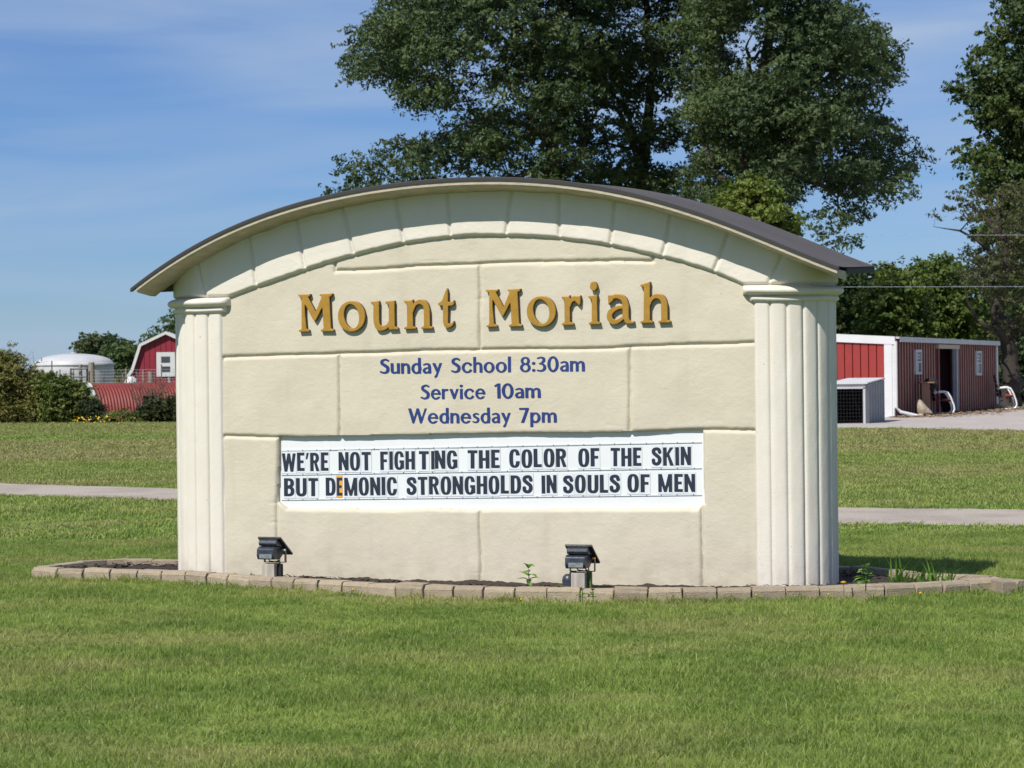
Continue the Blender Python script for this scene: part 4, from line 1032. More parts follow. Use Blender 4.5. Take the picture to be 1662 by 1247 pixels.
# ================================================================== FLOODLIGHTS
def sidebox(b, prof, x0, x1, m=0): b.prism(prof, 0, x0, x1, m)
def floodlight(px, Y, ptop, label, seed, fins, w=.150):
    rs = random.Random(seed)
    X = at(px, 930, Y)[0]; zt = at(px, ptop, Y)[2]
    t = empty('floodlight', (X, Y, 0), -TH + rs.uniform(-.03, .03), label=label, category='floodlight', group='floodlights aimed at the sign')
    b = MB(); b.box((0, 0, (zt - .05) / 2 + .0), (.094, .094, zt + .05)); b.build('post', M['wood_grey'], t, bevel=.004)
    # U bracket
    b = MB(); zb = zt + .004; hx = w / 2 + .004
    b.box((0, 0, zb), (w + .012, .03, .004)); b.box((-hx, 0, zb + .045), (.004, .026, .09)); b.box((hx, 0, zb + .045), (.004, .026, .09))
    b.build('bracket', M['light_housing'], t)
    zc = zb + .085
    # tilted face frame: near edge high, far edge low
    fr = [(-.095, zc + .085), (-.085, zc + .095), (.105, zc - .030), (.098, zc - .042)]
    b = MB(); b.prism(fr, 0, -w / 2 - .012, w / 2 + .012); f = b.build('face_frame', M['light_housing'], t, bevel=.003)
    b = MB(); b.prism([(-.07, zc + .0855), (.09, zc - .020), (.0905, zc - .0185), (-.0695, zc + .087)], 0, -w / 2 + .01, w / 2 - .01); b.build('lamp_glass', M['glass_dark'], f)
    # cast body behind the frame: upper hump and lower box
    hump = [(-.088, zc + .080), (-.112, zc + .066), (-.118, zc + .048), (-.108, zc + .034), (-.085, zc + .030), (.0, zc + .02)]
    b = MB(); b.prism(hump[::-1], 0, -w / 2 + .006, w / 2 - .010); h = b.build('housing', M['light_housing'], t, bevel=.005, seg=3)
    low = [(-.100, zc + .028), (-.128, zc + .012), (-.132, zc - .035), (-.118, zc - .060), (-.02, zc - .060), (.050, zc - .018), (.0, zc + .028)]
    b = MB(); b.prism(low[::-1], 0, -w / 2 - .002, w / 2 - .024); lo = b.build('lamp_box', M['light_housing'], t, bevel=.005, seg=3)
    b = MB(); b.box((-.006, -.1355, zc - .036), (w * .62, .004, .030), Matrix.Rotation(R(-6), 3, 'X')); pl = b.build('rating_plate', M['light_plate'], lo)
    if fins:
        b = MB(); n = 17
        for i in range(n):
            x = -w / 2 + .014 + (w - .032) * i / (n - 1); b.prism([(-.119, zc + .034), (-.1225, zc + .050), (-.116, zc + .070), (-.090, zc + .083), (-.09, zc + .034)][::-1], 0, x - .0016, x + .0016)
        o = b.build('cooling_fins', M['light_housing'], h); o['kind'] = 'stuff'
    b = MB(); b.tube([(w / 2 - .005, -.02, zc), (w / 2 + .013, -.02, zc)], .008, 10); b.build('pivot_bolt', M['rail'] if not fins else M['tile_orange'], t)
    b = MB(); b.tube([(-.02, -.06, zc - .06), (-.01, -.07, zb + .012), (.03, -.06, zb + .006), (.055, -.04, zb + .012), (.045, -.02, zb + .03), (.02, -.0, zb + .02), (.03, .04, zb - .03), (.034, .055, .0)], .0045, 8)
    b.build('cable', M['light_housing'], t, smooth=True)
    for c in t.children:
        if c.name.split('.')[0] != 'post': c.location.y += .065
    return t
fl1 = floodlight(440, 16.88, 914.5, 'black floodlight with smooth rounded back on a short timber post near the left column', 1, False)
fl2 = floodlight(941, 15.96, 929.5, 'black floodlight with finned back on a short timber post near the middle of the sign', 2, True, .158)
b = MB(); b.box((.064, .01, .07), (.034, .03, .20)); b.build('outlet_box', M['dark'], fl1, bevel=.004)
b = MB(); b.box((.060, .02, .10), (.03, .03, .14)); b.build('conduit', M['weed'] if False else M['stem'], fl2, bevel=.004)
p = at(923, 941, 16.05)
b = MB(); b.lathe([(0, .085), (.022, .082), (.038, .066), (.044, .04), (.04, .015), (.045, 0)], (0, 0, 0), 16); b.tube([(0, 0, .07), (.02, 0, .10), (.05, .0, .09)], .007, 8)
tag(b.build('spotlight', M['light_housing'], None, (p[0], p[1], p[2] - .045), smooth=True), label='small black round spotlight lying on the mulch left of the finned floodlight post', category='spotlight')
b.v = []

# ================================================================== WEEDS
def weed_leaf(b, base, d, l, w, droop, m=0, lobes=0):
    """pointed leaf along direction d, folded and drooping"""
    d = Vector(d).normalized(); side = d.cross(Vector((0, 0, 1))).normalized(); up = side.cross(d).normalized(); n = 6; L_ = []; R_ = []; C_ = []
    for i in range(n + 1):
        t = i / n; c = Vector(base) + d * l * t + Vector((0, 0, -droop * l * t * t)); ww = w * math.sin(math.pi * min(1, t * .92 + .08)) ** .8
        if lobes and i % 2: ww *= .55
        L_.append(c - side * ww + up * ww * .3); R_.append(c + side * ww + up * ww * .3); C_.append(c)
    vs = L_ + C_ + R_; k = n + 1
    fs = [(i, i + 1, k + i + 1, k + i) for i in range(n)] + [(k + i, k + i + 1, 2 * k + i + 1, 2 * k + i) for i in range(n)]
    b.add(vs, fs, m)
def weed(px, base_py, top_py, Y, nm, label, rows, spread, seed, lobes=0, lw=.014):
    p = at(px, base_py, Y); q = at(px, top_py, Y); h = q[2] - p[2]; rs = random.Random(seed)
    t = empty(nm, p, 0, label=label, category='weed')
    b = MB(); b.tube([(0, 0, -.03), (.003, 0, h * .5), (0, 0, h * .93)], [.004, .0035, .002], 6); b.build('stem', M['stem'], t)
    for i in range(rows):
        z = h * (.15 + .8 * i / (rows - 1)); a0 = rs.uniform(0, 6.28); k = 2 if i < rows - 1 else 4
        for j in range(k):
            a = a0 + math.pi * 2 * j / k + rs.uniform(-.3, .3); l = spread * (1.1 - .55 * i / rows) * rs.uniform(.8, 1.2)
            bb = MB(); weed_leaf(bb, (0, 0, 0), (math.cos(a), math.sin(a), rs.uniform(.2, .6) + (.8 if i == rows - 1 else 0)), l, lw * rs.uniform(.8, 1.2), rs.uniform(.2, .6), lobes=lobes)
            me = bb.mesh('leaf'); at_ = me.attributes.new('tint', 'FLOAT', 'POINT'); at_.data.foreach_set('value', [rs.random()] * len(me.vertices))
            link('leaf', me, M['weed'], t, (0, 0, z))
    return t
weed(858, 952, 921, 16.0, 'weed', 'small green weed with long pointed leaves growing left of the finned floodlight', 5, .105, 3, lw=.017)
weed(907, 962, 953, 15.72, 'weed', 'tiny brownish weed on the edging joint left of the finned floodlight post', 3, .05, 4)
weed(1405, 952, 921, 15.35, 'weed', 'bushy lobed green weed growing just right of the right column', 8, .10, 5, lobes=1, lw=.022)
weed(945, 972, 958, 15.4, 'weed', 'tiny weed at the foot of the edging below the finned floodlight', 4, .05, 6)
weed(962, 972, 958, 15.4, 'weed', 'second tiny weed sprouting at the edging foot just right of the finned floodlight', 4, .045, 16)
weed(500, 962, 951, 16.7, 'weed', 'small weed at the edging foot right of the left floodlight', 3, .05, 26)
# tall grass clump in the bed right of the sign
def grass_clump(pxs, Y, n, hmin, hmax, name, label, seed, w=.0065):
    rs = random.Random(seed); c = at(sum(pxs) / 2, 950, Y); V = []; F = []; T = []
    for i in range(n):
        u_ = rs.random(); px = pxs[0] + (pxs[1] - pxs[0]) * u_; p = at(px, 950, Y + rs.uniform(-.2, .2)); h = rs.uniform(hmin, hmax) * (1 - .25 * u_); a = rs.uniform(0, 6.28); ln = h * rs.uniform(.15, .95)
        dx, dy = math.cos(a) * ln, math.sin(a) * ln; s_ = (-math.sin(a), math.cos(a)); k = len(V); tt = rs.random(); N = 6
        s_ = (s_[0] * .5 + .5, s_[1] * .5)
        for j in range(N + 1):
            t = j / N; x, y = p[0] - c[0] + dx * t * t, p[1] - c[1] + dy * t * t; z_ = .03 + h * (t - .28 * t * t * (ln / h)); ww = w * (1 - t ** 2.2) + .0006
            V += [(x - s_[0] * ww, y - s_[1] * ww, z_), (x + s_[0] * ww, y + s_[1] * ww, z_)]; T += [tt, tt]
        F += [(k + 2 * j, k + 2 * j + 1, k + 2 * j + 3, k + 2 * j + 2) for j in range(N)]
    me = np_mesh(name, V, F); me.attributes.new('tint', 'FLOAT', 'POINT').data.foreach_set('value', T)
    o = link(name, me, M['weed'], None, (c[0], c[1], 0)); return tag(o, label=label, category='grass')
grass_clump((1446, 1548), 16.1, 150, .07, .26, 'tall_grass', 'clump of tall green grass blades inside the right end of the edging ring', 9)
grass_clump((1560, 1610), 16.0, 9, .03, .08, 'tall_grass', 'few short grass blades at the far right tip of the edging ring', 19, .003)
def dandelion(px, py, Y, h, label, seed=0, r=.016):
    q = at(px, py, Y); t = empty('dandelion', (q[0], q[1], max(0, q[2] - h)), 0, label=label, category='flower')
    hh = q[2] - max(0, q[2] - h)
    b = MB(); b.tube([(0, 0, -.02), (.002, 0, hh * .6), (0, 0, hh)], .0022, 6); b.build('stem', M['stem'], t)
    b = MB(); rs = random.Random(seed)
    for ring_, (rr_, zz_, n_) in enumerate(((1, 0, 16), (.7, .004, 12), (.4, .007, 8))):
        for i in range(n_):
            a = 6.283 * i / n_ + ring_ * .2; c, s_ = math.cos(a), math.sin(a); w_ = .2
            b.add([(0, 0, hh + zz_), (r * rr_ * math.cos(a - w_), r * rr_ * math.sin(a - w_), hh + zz_ + .004), (r * rr_ * 1.1 * c, r * rr_ * 1.1 * s_, hh + zz_ + .003), (r * rr_ * math.cos(a + w_), r * rr_ * math.sin(a + w_), hh + zz_ + .004)], [(0, 1, 2, 3)])
    b.lathe([(.001, -.006), (r * .5, -.002), (r * .85, .003), (r * .6, .008), (.001, .010)], (0, 0, hh), 10)
    b.build('flower_head', M['yellow'], t)
dandelion(1369, 946, 15.3, .10, 'yellow dandelion at the foot of the right column', 1, .019)
dandelion(1494, 964, 14.9, .06, 'yellow dandelion against the edging below the tall grass', 2, .013)
dandelion(573, 958, 16.25, .06, 'yellow dandelion at the edging between the left floodlight and the sign centre', 3, .013)
dandelion(846, 974, 15.3, .04, 'low yellow dandelion at the edging below the pointed-leaf weed', 4, .010)
dandelion(1227, 967, 15.15, .05, 'low yellow dandelion on the edging beneath the left side of the right column', 5, .008)
dandelion(1345, 966, 15.0, .05, 'low yellow dandelion at the edging joint beneath the right corner of the right column', 6, .008)
# stone chips
rs = random.Random(3)
p = ground(329, 949.5); b = MB()
b.add([(-.05, 0, 0), (.0, -.02, 0), (.06, 0, 0), (.0, .02, 0), (-.02, 0, .02), (.03, .0, .012)], [(0, 1, 4), (1, 5, 4), (1, 2, 5), (2, 3, 5), (3, 4, 5), (3, 0, 4)])
tag(b.build('stone_chip', M['rock'], None, (p[0], p[1] - .03, 0)), label='small pale stone chip in the grass below the left column', category='stone')

# ================================================================== SHED AND YARD (right)
A = ground(1449, 677.5); A[2] = 0                       # front corner
B = ground(1614, 664.0); B[2] = 0
ux = (B - A)[:2]; WL = float(np.linalg.norm(ux)); ux = ux / WL; uy = np.array([ux[1], -ux[0]])     # uy: outward normal of the long wall (to the right-front)
pl_ = -uy                                              # along the red face, away from the corner
shed = empty('shed', A, math.atan2(ux[1], ux[0]), label='low red steel shed with white trim and ribbed brownish side wall beside the gravel yard', category='shed')
# shed local: +x along the long ribbed wall, +y to its inside (left), i.e. along the red face
def Hs(px, py, base):                                    # height of a pixel above the ground at a wall point
    Y = base[1]; return float(at(px, py, Y)[2])
hA = Hs(1455, 549, A); hB = Hs(1616, 556, B); WF = 7.0
hF = hA + .42                                           # roof rises away from the ribbed wall
# ribbed long wall
nr = 42; pit = WL / nr; b = MB(); V = []; F = []
door = (WL * .30, WL * .43)
def wall_x(px):                                          # where a pixel column meets the long wall
    d = ray(px, 620); n = np.array([uy[0], uy[1]]); t = np.dot(A[:2] - EYE[:2], n) / np.dot(d[:2], n); q = EYE[:2] + d[:2] * t
    return float(np.dot(q - A[:2], ux))
dx0, dx1 = wall_x(1518), wall_x(1543)
def hw(x): return hA + (hB - hA) * x / WL
def ribbed(x0, x1, z0, z1f, name, m, seedm=0):
    xs = []; x = math.floor(x0 / pit) * pit
    while x < x1:
        for f_, d_ in ((0, 0), (.34, 0), (.46, .10), (.80, .10), (.92, 0)):
            xx = x + f_ * pit
            if x0 <= xx <= x1: xs.append((xx, d_))
        x += pit
    xs = [(x0, 0)] + xs + [(x1, 0)]
    V = []; 
    for xx, d_ in xs: V += [(xx, -d_, z0), (xx, -d_, z1f(xx))]
    F = [(2 * i, 2 * i + 2, 2 * i + 3, 2 * i + 1) for i in range(len(xs) - 1)]
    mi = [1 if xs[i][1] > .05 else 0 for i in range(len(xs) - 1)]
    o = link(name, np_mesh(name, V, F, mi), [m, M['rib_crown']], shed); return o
dh = Hs(1530, 566, A + np.array([*ux, 0]) * dx0)
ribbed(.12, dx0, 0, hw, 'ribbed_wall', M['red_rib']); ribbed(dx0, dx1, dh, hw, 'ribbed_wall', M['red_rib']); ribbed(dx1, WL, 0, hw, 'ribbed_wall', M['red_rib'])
# red face: separate wide panels
npan = 27; pw = WF / npan
for i in range(npan):
    y0, y1 = .24 + i * pw, .24 + (i + 1) * pw; b = MB()
    zt = lambda y: hA + (hF - hA) * y / WF - .02
    b.add([(0, y0 + .018, .0), (0, y1 - .018, .0), (0, y1 - .018, zt(y1)), (0, y0 + .018, zt(y0)), (.05, y0, 0), (.05, y1, 0), (.05, y1, zt(y1)), (.05, y0, zt(y0))],
          [(0, 3, 2, 1), (0, 4, 7, 3), (1, 2, 6, 5), (4, 5, 6, 7), (3, 7, 6, 2)])
    b.build('wall_panel', M['red_shed'], shed)
b = MB(); b.add([(.07, .05, 0), (.07, WF, 0), (.07, WF, hF - .05), (.07, .05, hA - .05), (WL, .05, 0), (WL, WF, 0), (WL, WF, hB + .3), (WL, .05, hB - .05)], [(0, 1, 2, 3), (7, 6, 5, 4), (1, 5, 6, 2)])
b.build('wall', M['red_shed'], shed)
b = MB(); b.box((.0, .12, (hA - .1) / 2), (.10, .25, hA - .1)); b.box((.05, -.02, (hA - .1) / 2), (.16, .09, hA - .1)); b.build('corner_post', M['white'], shed)
b = MB(); b.box((WL - .06, -.02, hB / 2 - .08), (.22, .25, hB - .16)); b.build('corner_post', M['white'], shed)
b = MB(); b.add([(-.06, -.1, hA - .20), (-.06, WF + .2, hF - .20), (-.06, WF + .2, hF + .05), (-.06, -.1, hA + .05), (.06, -.1, hA - .20), (.06, WF + .2, hF - .20), (.06, WF + .2, hF + .05), (.06, -.1, hA + .05)],
            [(0, 3, 2, 1), (4, 5, 6, 7), (0, 1, 5, 4), (3, 7, 6, 2), (0, 4, 7, 3), (1, 2, 6, 5)])
b.build('fascia', M['white'], shed)
b = MB(); z0, z1 = hA, hB
b.add([(.065, -.22, z0 - .02), (WL + .1, -.22, z1 - .02), (WL + .1, -.22, z1 + .04), (.065, -.22, z0 + .04), (.065, WF, hF), (WL + .1, WF, hB + .42), (WL + .1, WF, hB + .48), (.065, WF, hF + .06)],
      [(0, 3, 2, 1), (4, 5, 6, 7), (0, 1, 5, 4), (3, 7, 6, 2), (0, 4, 7, 3), (1, 2, 6, 5)])
b.build('roof', M['white_dull'], shed)
b = MB(); b.box((WL / 2 + .08, -.23, (z0 + z1) / 2 - .065), (WL - .1, .02, .11), Matrix.Rotation(-math.atan2(z1 - z0, WL), 3, 'Y')); b.build('gutter', M['white_dull'], shed)
b = MB(); b.tube([(-.02, -.12, hA - .1), (-.02, -.12, .30), (.05, -.25, .16), (.25, -.75, .03)], .055, 8); b.build('downspout', M['white'], shed)
# door opening: recessed dark interior, pale jambs and header
b = MB(); b.box(((dx0 + dx1) / 2, .55, dh / 2), (dx1 - dx0 + .6, .9, dh + .1)); 
b.f = [f for i, f in enumerate(b.f) if i != 2]; b.m = b.m[:-1]
b.build('doorway', M['dark_door'], shed)
dr = MB(); dr.box((dx0 - .10, -.10, dh / 2), (.18, .12, dh)); dr.build('door_jamb', M['red_rib'], shed)
dr = MB(); dr.box((dx1 + .22, -.12, dh / 2), (.62, .06, dh), Matrix.Rotation(0, 3, 'Z')); dr.box((dx1 + .0, -.15, dh / 2), (.10, .16, dh)); dr.build('sliding_door', M['grey_metal'], shed, bevel=0)
dr = MB(); dr.box(((dx0 + dx1) / 2 + .1, -.15, dh + .07), (dx1 - dx0 + .9, .12, .14)); dr.build('door_header', M['soffit'], shed)
dr = MB(); dr.box((dx0 + .3, .3, dh * .55), (.35, .1, .12)); dr.build('shelf_item', M['white_dull'], shed)
def shed_window(pa, pb, ptop, pbot, grid, pane_m):
    x0, x1 = wall_x(pa), wall_x(pb); base = A + np.array([*ux, 0]) * (x0 + x1) / 2; zt, zb = Hs(pa, ptop, base), Hs(pa, pbot, base)
    b = MB(); f = .075; xm = (x0 + x1) / 2; w = x1 - x0
    b.box((xm, -.13, zt - f / 2), (w, .07, f)); b.box((xm, -.13, zb + f / 2), (w, .07, f)); b.box((x0 + f / 2, -.13, (zt + zb) / 2), (f * 1.3, .07, zt - zb - 2 * f)); b.box((x1 - f / 2, -.13, (zt + zb) / 2), (f * 1.3, .07, zt - zb - 2 * f))
    b.box((xm, -.14, (zt + zb) / 2), (w - 2 * f, .05, .05))
    wdw = b.build('window', M['white_dull'], shed)
    zs = [(zb + f, (zt + zb) / 2 - .025), ((zt + zb) / 2 + .025, zt - f)]
    for i, (a, c) in enumerate(zs):
        p = MB(); p.box((xm, -.115, (a + c) / 2), (w - 2 * f, .012, c - a)); p.build('pane', pane_m[i], wdw)
    if grid:
        p = MB(); a, c = zs[1]
        for k in (1, 2): p.box((xm - w / 2 + w * k / 3, -.128, (a + c) / 2), (.035, .012, c - a))
        for k in (1, 2): p.box((xm, -.1285, a + (c - a) * k / 3), (w - 2 * f, .013, .03))
        p.build('glazing_bars', M['white_dull'], wdw)
shed_window(1479, 1489, 568, 608, True, [M['pane'], M['pane_pale']])
shed_window(1578, 1587, 570, 609.5, True, [M['pane_pale'], M['pane_pale']])

# wire fronted box left of the corner post
kc = ground(1404, 688); Yk = kc[1]
def Xat(px, Y): return float(at(px, 650, Y)[0])
kz = float(at(1404, 624, Yk)[2]); kx0, kx1 = Xat(1345, Yk), Xat(1404.5, Yk)
kr = ground(1434, 683.5)
kennel = empty('storage_crate', (kx1, Yk, 0), 0, label='dull white steel crate with black mesh front beside the red shed wall', category='crate')
vx, vy = float(kr[0] - kx1), float(kr[1] - Yk); wk = kx1 - kx0; kzr = float(at(1432, 617, kr[1])[2])
b = MB(); vsl = [(0, 0, 0), (vx, vy, 0), (vx, vy, kzr), (0, 0, kz)]
n_ = 7; V = []; F = []
for i in range(n_ * 4 + 1):
    t = i / (n_ * 4); d_ = .07 if i % 4 in (1, 2) else 0; zz_ = kz + (kzr - kz) * t
    V += [(vx * t + d_, vy * t - d_ * .3, 0), (vx * t + d_, vy * t - d_ * .3, zz_)]
F = [(2 * i, 2 * i + 2, 2 * i + 3, 2 * i + 1) for i in range(n_ * 4)]
link('ribbed_side', np_mesh('ribbed_side', V, F), M['crate_side'], kennel)
b = MB(); b.box((-wk / 2, .03, kz - .04), (wk, .07, .16)); b.box((-.03, .03, kz / 2 - .045), (.06, .07, kz - .09)); b.box((-wk + .03, .03, kz / 2 - .045), (.06, .07, kz - .09)); b.build('front_frame', M['white_dull'], kennel)
b = MB(); b.add([(-wk - .05, -.06, kz + .013), (.05, -.06, kz + .013), (vx + .06, vy, kzr + .03), (vx - wk, vy, kzr + .03), (-wk - .05, -.06, kz + .05), (.05, -.06, kz + .05), (vx + .06, vy, kzr + .07), (vx - wk, vy, kzr + .07)],
                [(0, 3, 2, 1), (4, 5, 6, 7), (0, 1, 5, 4), (1, 2, 6, 5), (2, 3, 7, 6), (3, 0, 4, 7)]); b.build('lid', M['white'], kennel)
b = MB(); b.add([(-wk, .02, 0), (-.03, .02, 0), (vx - .03, vy, 0), (vx - wk, vy, 0), (-wk, .02, kz), (-.03, .02, kz), (vx - .03, vy, kzr), (vx - wk, vy, kzr)], [(2, 3, 7, 6), (3, 0, 4, 7), (0, 1, 2, 3)]); b.build('inner_lining', M['dark'], kennel)
b = MB()
for i in range(1, 12): b.box((-wk * i / 12, .03, kz / 2 - .05), (.009, .009, kz - .1))
for i in range(1, 10): b.box((-wk / 2, .018, (kz - .1) * i / 10), (wk, .009, .009))
b.build('wire_mesh', M['dark'], kennel)

# rocks
def Yw(px):                                              # distance at which a pixel column meets the long wall
    q = A[:2] + ux * wall_x(px); return float(q[1])
def rock(px0, px1, ptop, pbot, nm, label, m, seed, squash=1, prof=None):
    g0 = ground((px0 + px1) / 2, pbot); Y = min(g0[1], Yw((px0 + px1) / 2) - 2.7) if px0 < 1600 else g0[1]; w = Xat(px1, Y) - Xat(px0, Y); h = float(at(px0, ptop, Y)[2])
    bm = bmesh.new(); bmesh.ops.create_icosphere(bm, subdivisions=3, radius=1); rs = np.random.RandomState(seed); pl = rs.randn(16, 3); pl /= np.linalg.norm(pl, axis=1)[:, None]; od = rs.uniform(.62, .95, 16)
    for v in bm.verts:
        c = np.array(v.co)
        for a_, o_ in zip(pl, od):
            e_ = c @ a_ - o_
            if e_ > 0: c = c - a_ * e_
        c = c + .03 * vnoise(c[0] * 3, c[1] * 3, c[2] * 3 + seed)
        x = c[0]; zc_ = (c[2] * .5 + .42)
        if prof == 'left': zc_ *= 1.0 - .45 * max(0, x + .35)
        v.co = (x * w / 2, c[1] * w * .35 * squash, max(-.03, zc_ * h / .85))
    me = bpy.data.meshes.new(nm); bm.to_mesh(me); bm.free()
    tag(link(nm, me, m, None, (float(at((px0 + px1) / 2, pbot, Y)[0]), Y, 0)), label=label, category='rock')
rock(1481, 1514, 649, 674.5, 'boulder', 'large brown boulder leaning to the left of the brown cabinet by the shed', M['rock'], 4, 1, 'left')
rock(1487, 1500, 671.5, 677.5, 'stone', 'small tan stone in front of the large boulder', M['rock_tan'], 7)
rock(1612, 1633, 655, 664.5, 'stone', 'flat tan stone beside the far chair at the shed corner', M['rock_tan'], 9)

# brown cabinet and barbecue by the doorway
Y = Yw(1505) - 2.3; x0, x1 = Xat(1496, Y), Xat(1509, Y); zt = float(at(1500, 622, Y)[2])
cab = empty('cabinet', ((x0 + x1) / 2, Y, 0), 0, label='upright brown wooden cabinet standing between the boulder and the chair', category='cabinet')
b = MB(); b.box((0, .15, zt / 2), (x1 - x0, .3, zt)); b.build('body', M['brown_box'], cab, bevel=.01)
b = MB(); b.box((.05, .14, zt + .02), (x1 - x0 + .2, .4, .04)); b.build('top', M['brown_box'], cab)
x2 = Xat(1514, Y); gz = float(at(1510, 613.5, Y)[2])
gr = empty('barbecue', (x2, Y + .35, 0), 0, label='black kettle barbecue behind the brown cabinet at the shed door', category='barbecue')
b = MB(); b.lathe([(.01, gz - .40), (.12, gz - .37), (.21, gz - .28), (.23, gz - .20)], (0, 0, 0), 20); b.build('bowl', M['dark'], gr, smooth=True)
b = MB(); b.lathe([(.235, gz - .195), (.21, gz - .09), (.13, gz - .02), (.01, gz)], (0, 0, 0), 20); b.build('lid', M['dark'], gr, smooth=True)
for k in range(3):
    a = k * 2.094; b = MB(); b.tube([(.2 * math.cos(a), .2 * math.sin(a), gz - .30), (.34 * math.cos(a), .34 * math.sin(a), 0)], .02, 6); b.build('leg', M['dark'], gr)

# metal lawn chairs: tube frame that runs from arm down and back along the ground
def lawn_chair(px0, px1, ptop, pbot, label, seed, flip=1):
    gp = ground((px0 + px1) / 2, pbot); Y = min(gp[1] + .3, Yw((px0 + px1) / 2) - 1.9) if px0 < 1600 else gp[1]; X = Xat((px0 + px1) / 2, Y); w = Xat(px1, Y) - Xat(px0, Y); h = float(at((px0 + px1) / 2, ptop, Y)[2])
    t = empty('lawn_chair', (X, Y, 0), 0, label=label, category='chair', group='retro metal lawn chairs by the shed')
    k = h / .66
    for s_ in (-.27, .27):
        b = MB(); b.tube([(-.40, s_, .02), (.18, s_, .02), (.30, s_, .05), (.355, s_, .14), (.33, s_, .26), (.22, s_, .50), (.12, s_, .63), (.0, s_, .665), (-.28, s_, .645), (-.36, s_, .60)], .032, 8)
        for i, v in enumerate(b.v): b.v[i] = (v[0] * w / .76, v[1], v[2] * k)
        b.build('frame', M['chair_white'], t, smooth=True)
    b = MB(); b.tube([(-.40, -.27, .02), (-.40, .27, .02)], .022, 8); b.build('floor_bar', M['chair_white'], t)
    b = MB(); b.box((-.02, 0, .40 * k), (.5, .50, .03), Matrix.Rotation(R(6), 3, 'Y')); b.box((.225, 0, .405 * k), (.03, .50, .07)); b.build('seat', M['chair_red'], t, bevel=.01)
    b = MB(); n_ = 5
    for i in range(n_): b.box((-.27 - .11 * (i / 4) - .02, 0, (.45 + .13 * i) * k), (.03, .50 - .05 * abs(i - 1), .12 * k), Matrix.Rotation(R(-14), 3, 'Y'))
    b.build('backrest', M['chair_red'], t, bevel=.008)
    for s_ in (-.27, .27):
        b = MB(); b.box((.16, s_, .432 * k), (.26, .05, .025)); b.build('seat_side', M['chair_red_lit'], t)
    return t
lawn_chair(1513, 1548, 636, 671.5, 'retro chair with white tube frame standing in front of the shed doorway', 1)
lawn_chair(1616, 1649, 629, 665, 'retro red chair with white tube frame beyond the far corner of the shed', 2)
# leaf litter strip at the foot of the shed
V = []; F = []; rs = np.random.RandomState(2)
for i in range(2600):
    t = rs.rand(); o_ = abs(rs.normal(0, .9)) + .1; q = A[:2] + ux * WL * t * 1.15 - ux * 1.2 + uy * o_; a = rs.rand() * 6.28; l = rs.uniform(.04, .13); z_ = rs.uniform(.015, .05); k = len(V)
    c, s_ = math.cos(a) * l, math.sin(a) * l
    V += [(q[0] - c, q[1] - s_, z_), (q[0] + s_ * .5, q[1] - c * .5, z_ + rs.uniform(-.01, .03)), (q[0] + c, q[1] + s_, z_), (q[0] - s_ * .5, q[1] + c * .5, z_)]; F.append((k, k + 1, k + 2, k + 3))
tag(link('leaf_litter', np_mesh('leaf_litter', V, F), M['mulch_edge']), kind='stuff', label='brown fallen leaves along the foot of the ribbed shed wall', category='leaves')

# ================================================================== LEFT BACKGROUND: barn, tank, culvert, fence
Yb = 128.0; kx = Xat(270.5, Yb)
def Zat(px, py, Y): return float(at(px, py, Y)[2])
barn = empty('barn', (kx, Yb, 0), R(4), label='small crimson gambrel barn with white trim partly hidden by the left column', category='barn')
za, zb_, zc_ = Zat(270.5, 543, Yb), Zat(231, 562, Yb), Zat(217.6, 603, Yb); xb, xc2 = Xat(231, Yb) - kx, Xat(217.6, Yb) - kx
prof = [(xc2, 0), (-xc2, 0), (-xc2, zc_), (-xb, zb_), (0, za), (xb, zb_), (xc2, zc_)]
npl = 12; b = MB(); D = 5.0
b.prism([(x, z) for x, z in prof], 1, 0, D); b.build('wall', M['red_barn'], barn)
pw_ = (-2 * xc2) / npl
for i in range(npl):                                    # vertical boards on the front
    x0_, x1_ = xc2 + pw_ * i + .012, xc2 + pw_ * (i + 1) - .012
    zr = lambda x: float(np.interp(x, [xc2, xb, 0, -xb, -xc2], [zc_, zb_, za, zb_, zc_])) - .02
    b = MB(); b.prism([(x0_, 0), (x1_, 0), (x1_, zr(x1_)), (x0_, zr(x0_))] if abs((x0_ + x1_) / 2) > .01 else [(x0_, 0), (x1_, 0), (x1_, zr(x1_)), (x0_, zr(x0_))], 1, -.035, -.001); b.build('board', M['red_barn'], barn)
rp2 = [(xc2 - .25, zc_ - .35), (xc2, zc_), (xb, zb_), (0, za), (-xb, zb_), (-xc2, zc_), (-xc2 + .25, zc_ - .35)]
V = []; th = .16
for (x, z_) in rp2:
    s_ = 0 if x == 0 else (-1 if x < 0 else 1); ox, oz = (0, th) if x == 0 else (s_ * th * .75, th * .6)
    V += [(x, -.25, z_), (x + ox, -.25, z_ + oz), (x, D + .2, z_), (x + ox, D + .2, z_ + oz)]
F = []
for i in range(6):
    a, c = 4 * i, 4 * i + 4; F += [(a, c, c + 1, a + 1), (a + 1, c + 1, c + 3, a + 3), (a + 2, a + 3, c + 3, c + 2), (a, a + 2, c + 2, c)]
b = MB(); b.add(V, F); b.build('roof', M['white'], barn)
wx0, wx1 = Xat(255, Yb) - kx, Xat(285, Yb) - kx; wz0, wz1 = Zat(262, 611.5, Yb), Zat(262, 572, Yb)
b = MB(); b.box(((wx0 + wx1) / 2, -.07, (wz0 + wz1) / 2), (wx1 - wx0, .06, wz1 - wz0)); wn_ = b.build('window', M['white'], barn)
for (pa, pb) in ((579, 589), (595, 604)):
    b = MB(); b.box((wx0 + .47, -.104, Zat(262, (pa + pb) / 2, Yb)), (.46, .012, Zat(262, pa, Yb) - Zat(262, pb, Yb))); b.build('pane', M['pane'], wn_)
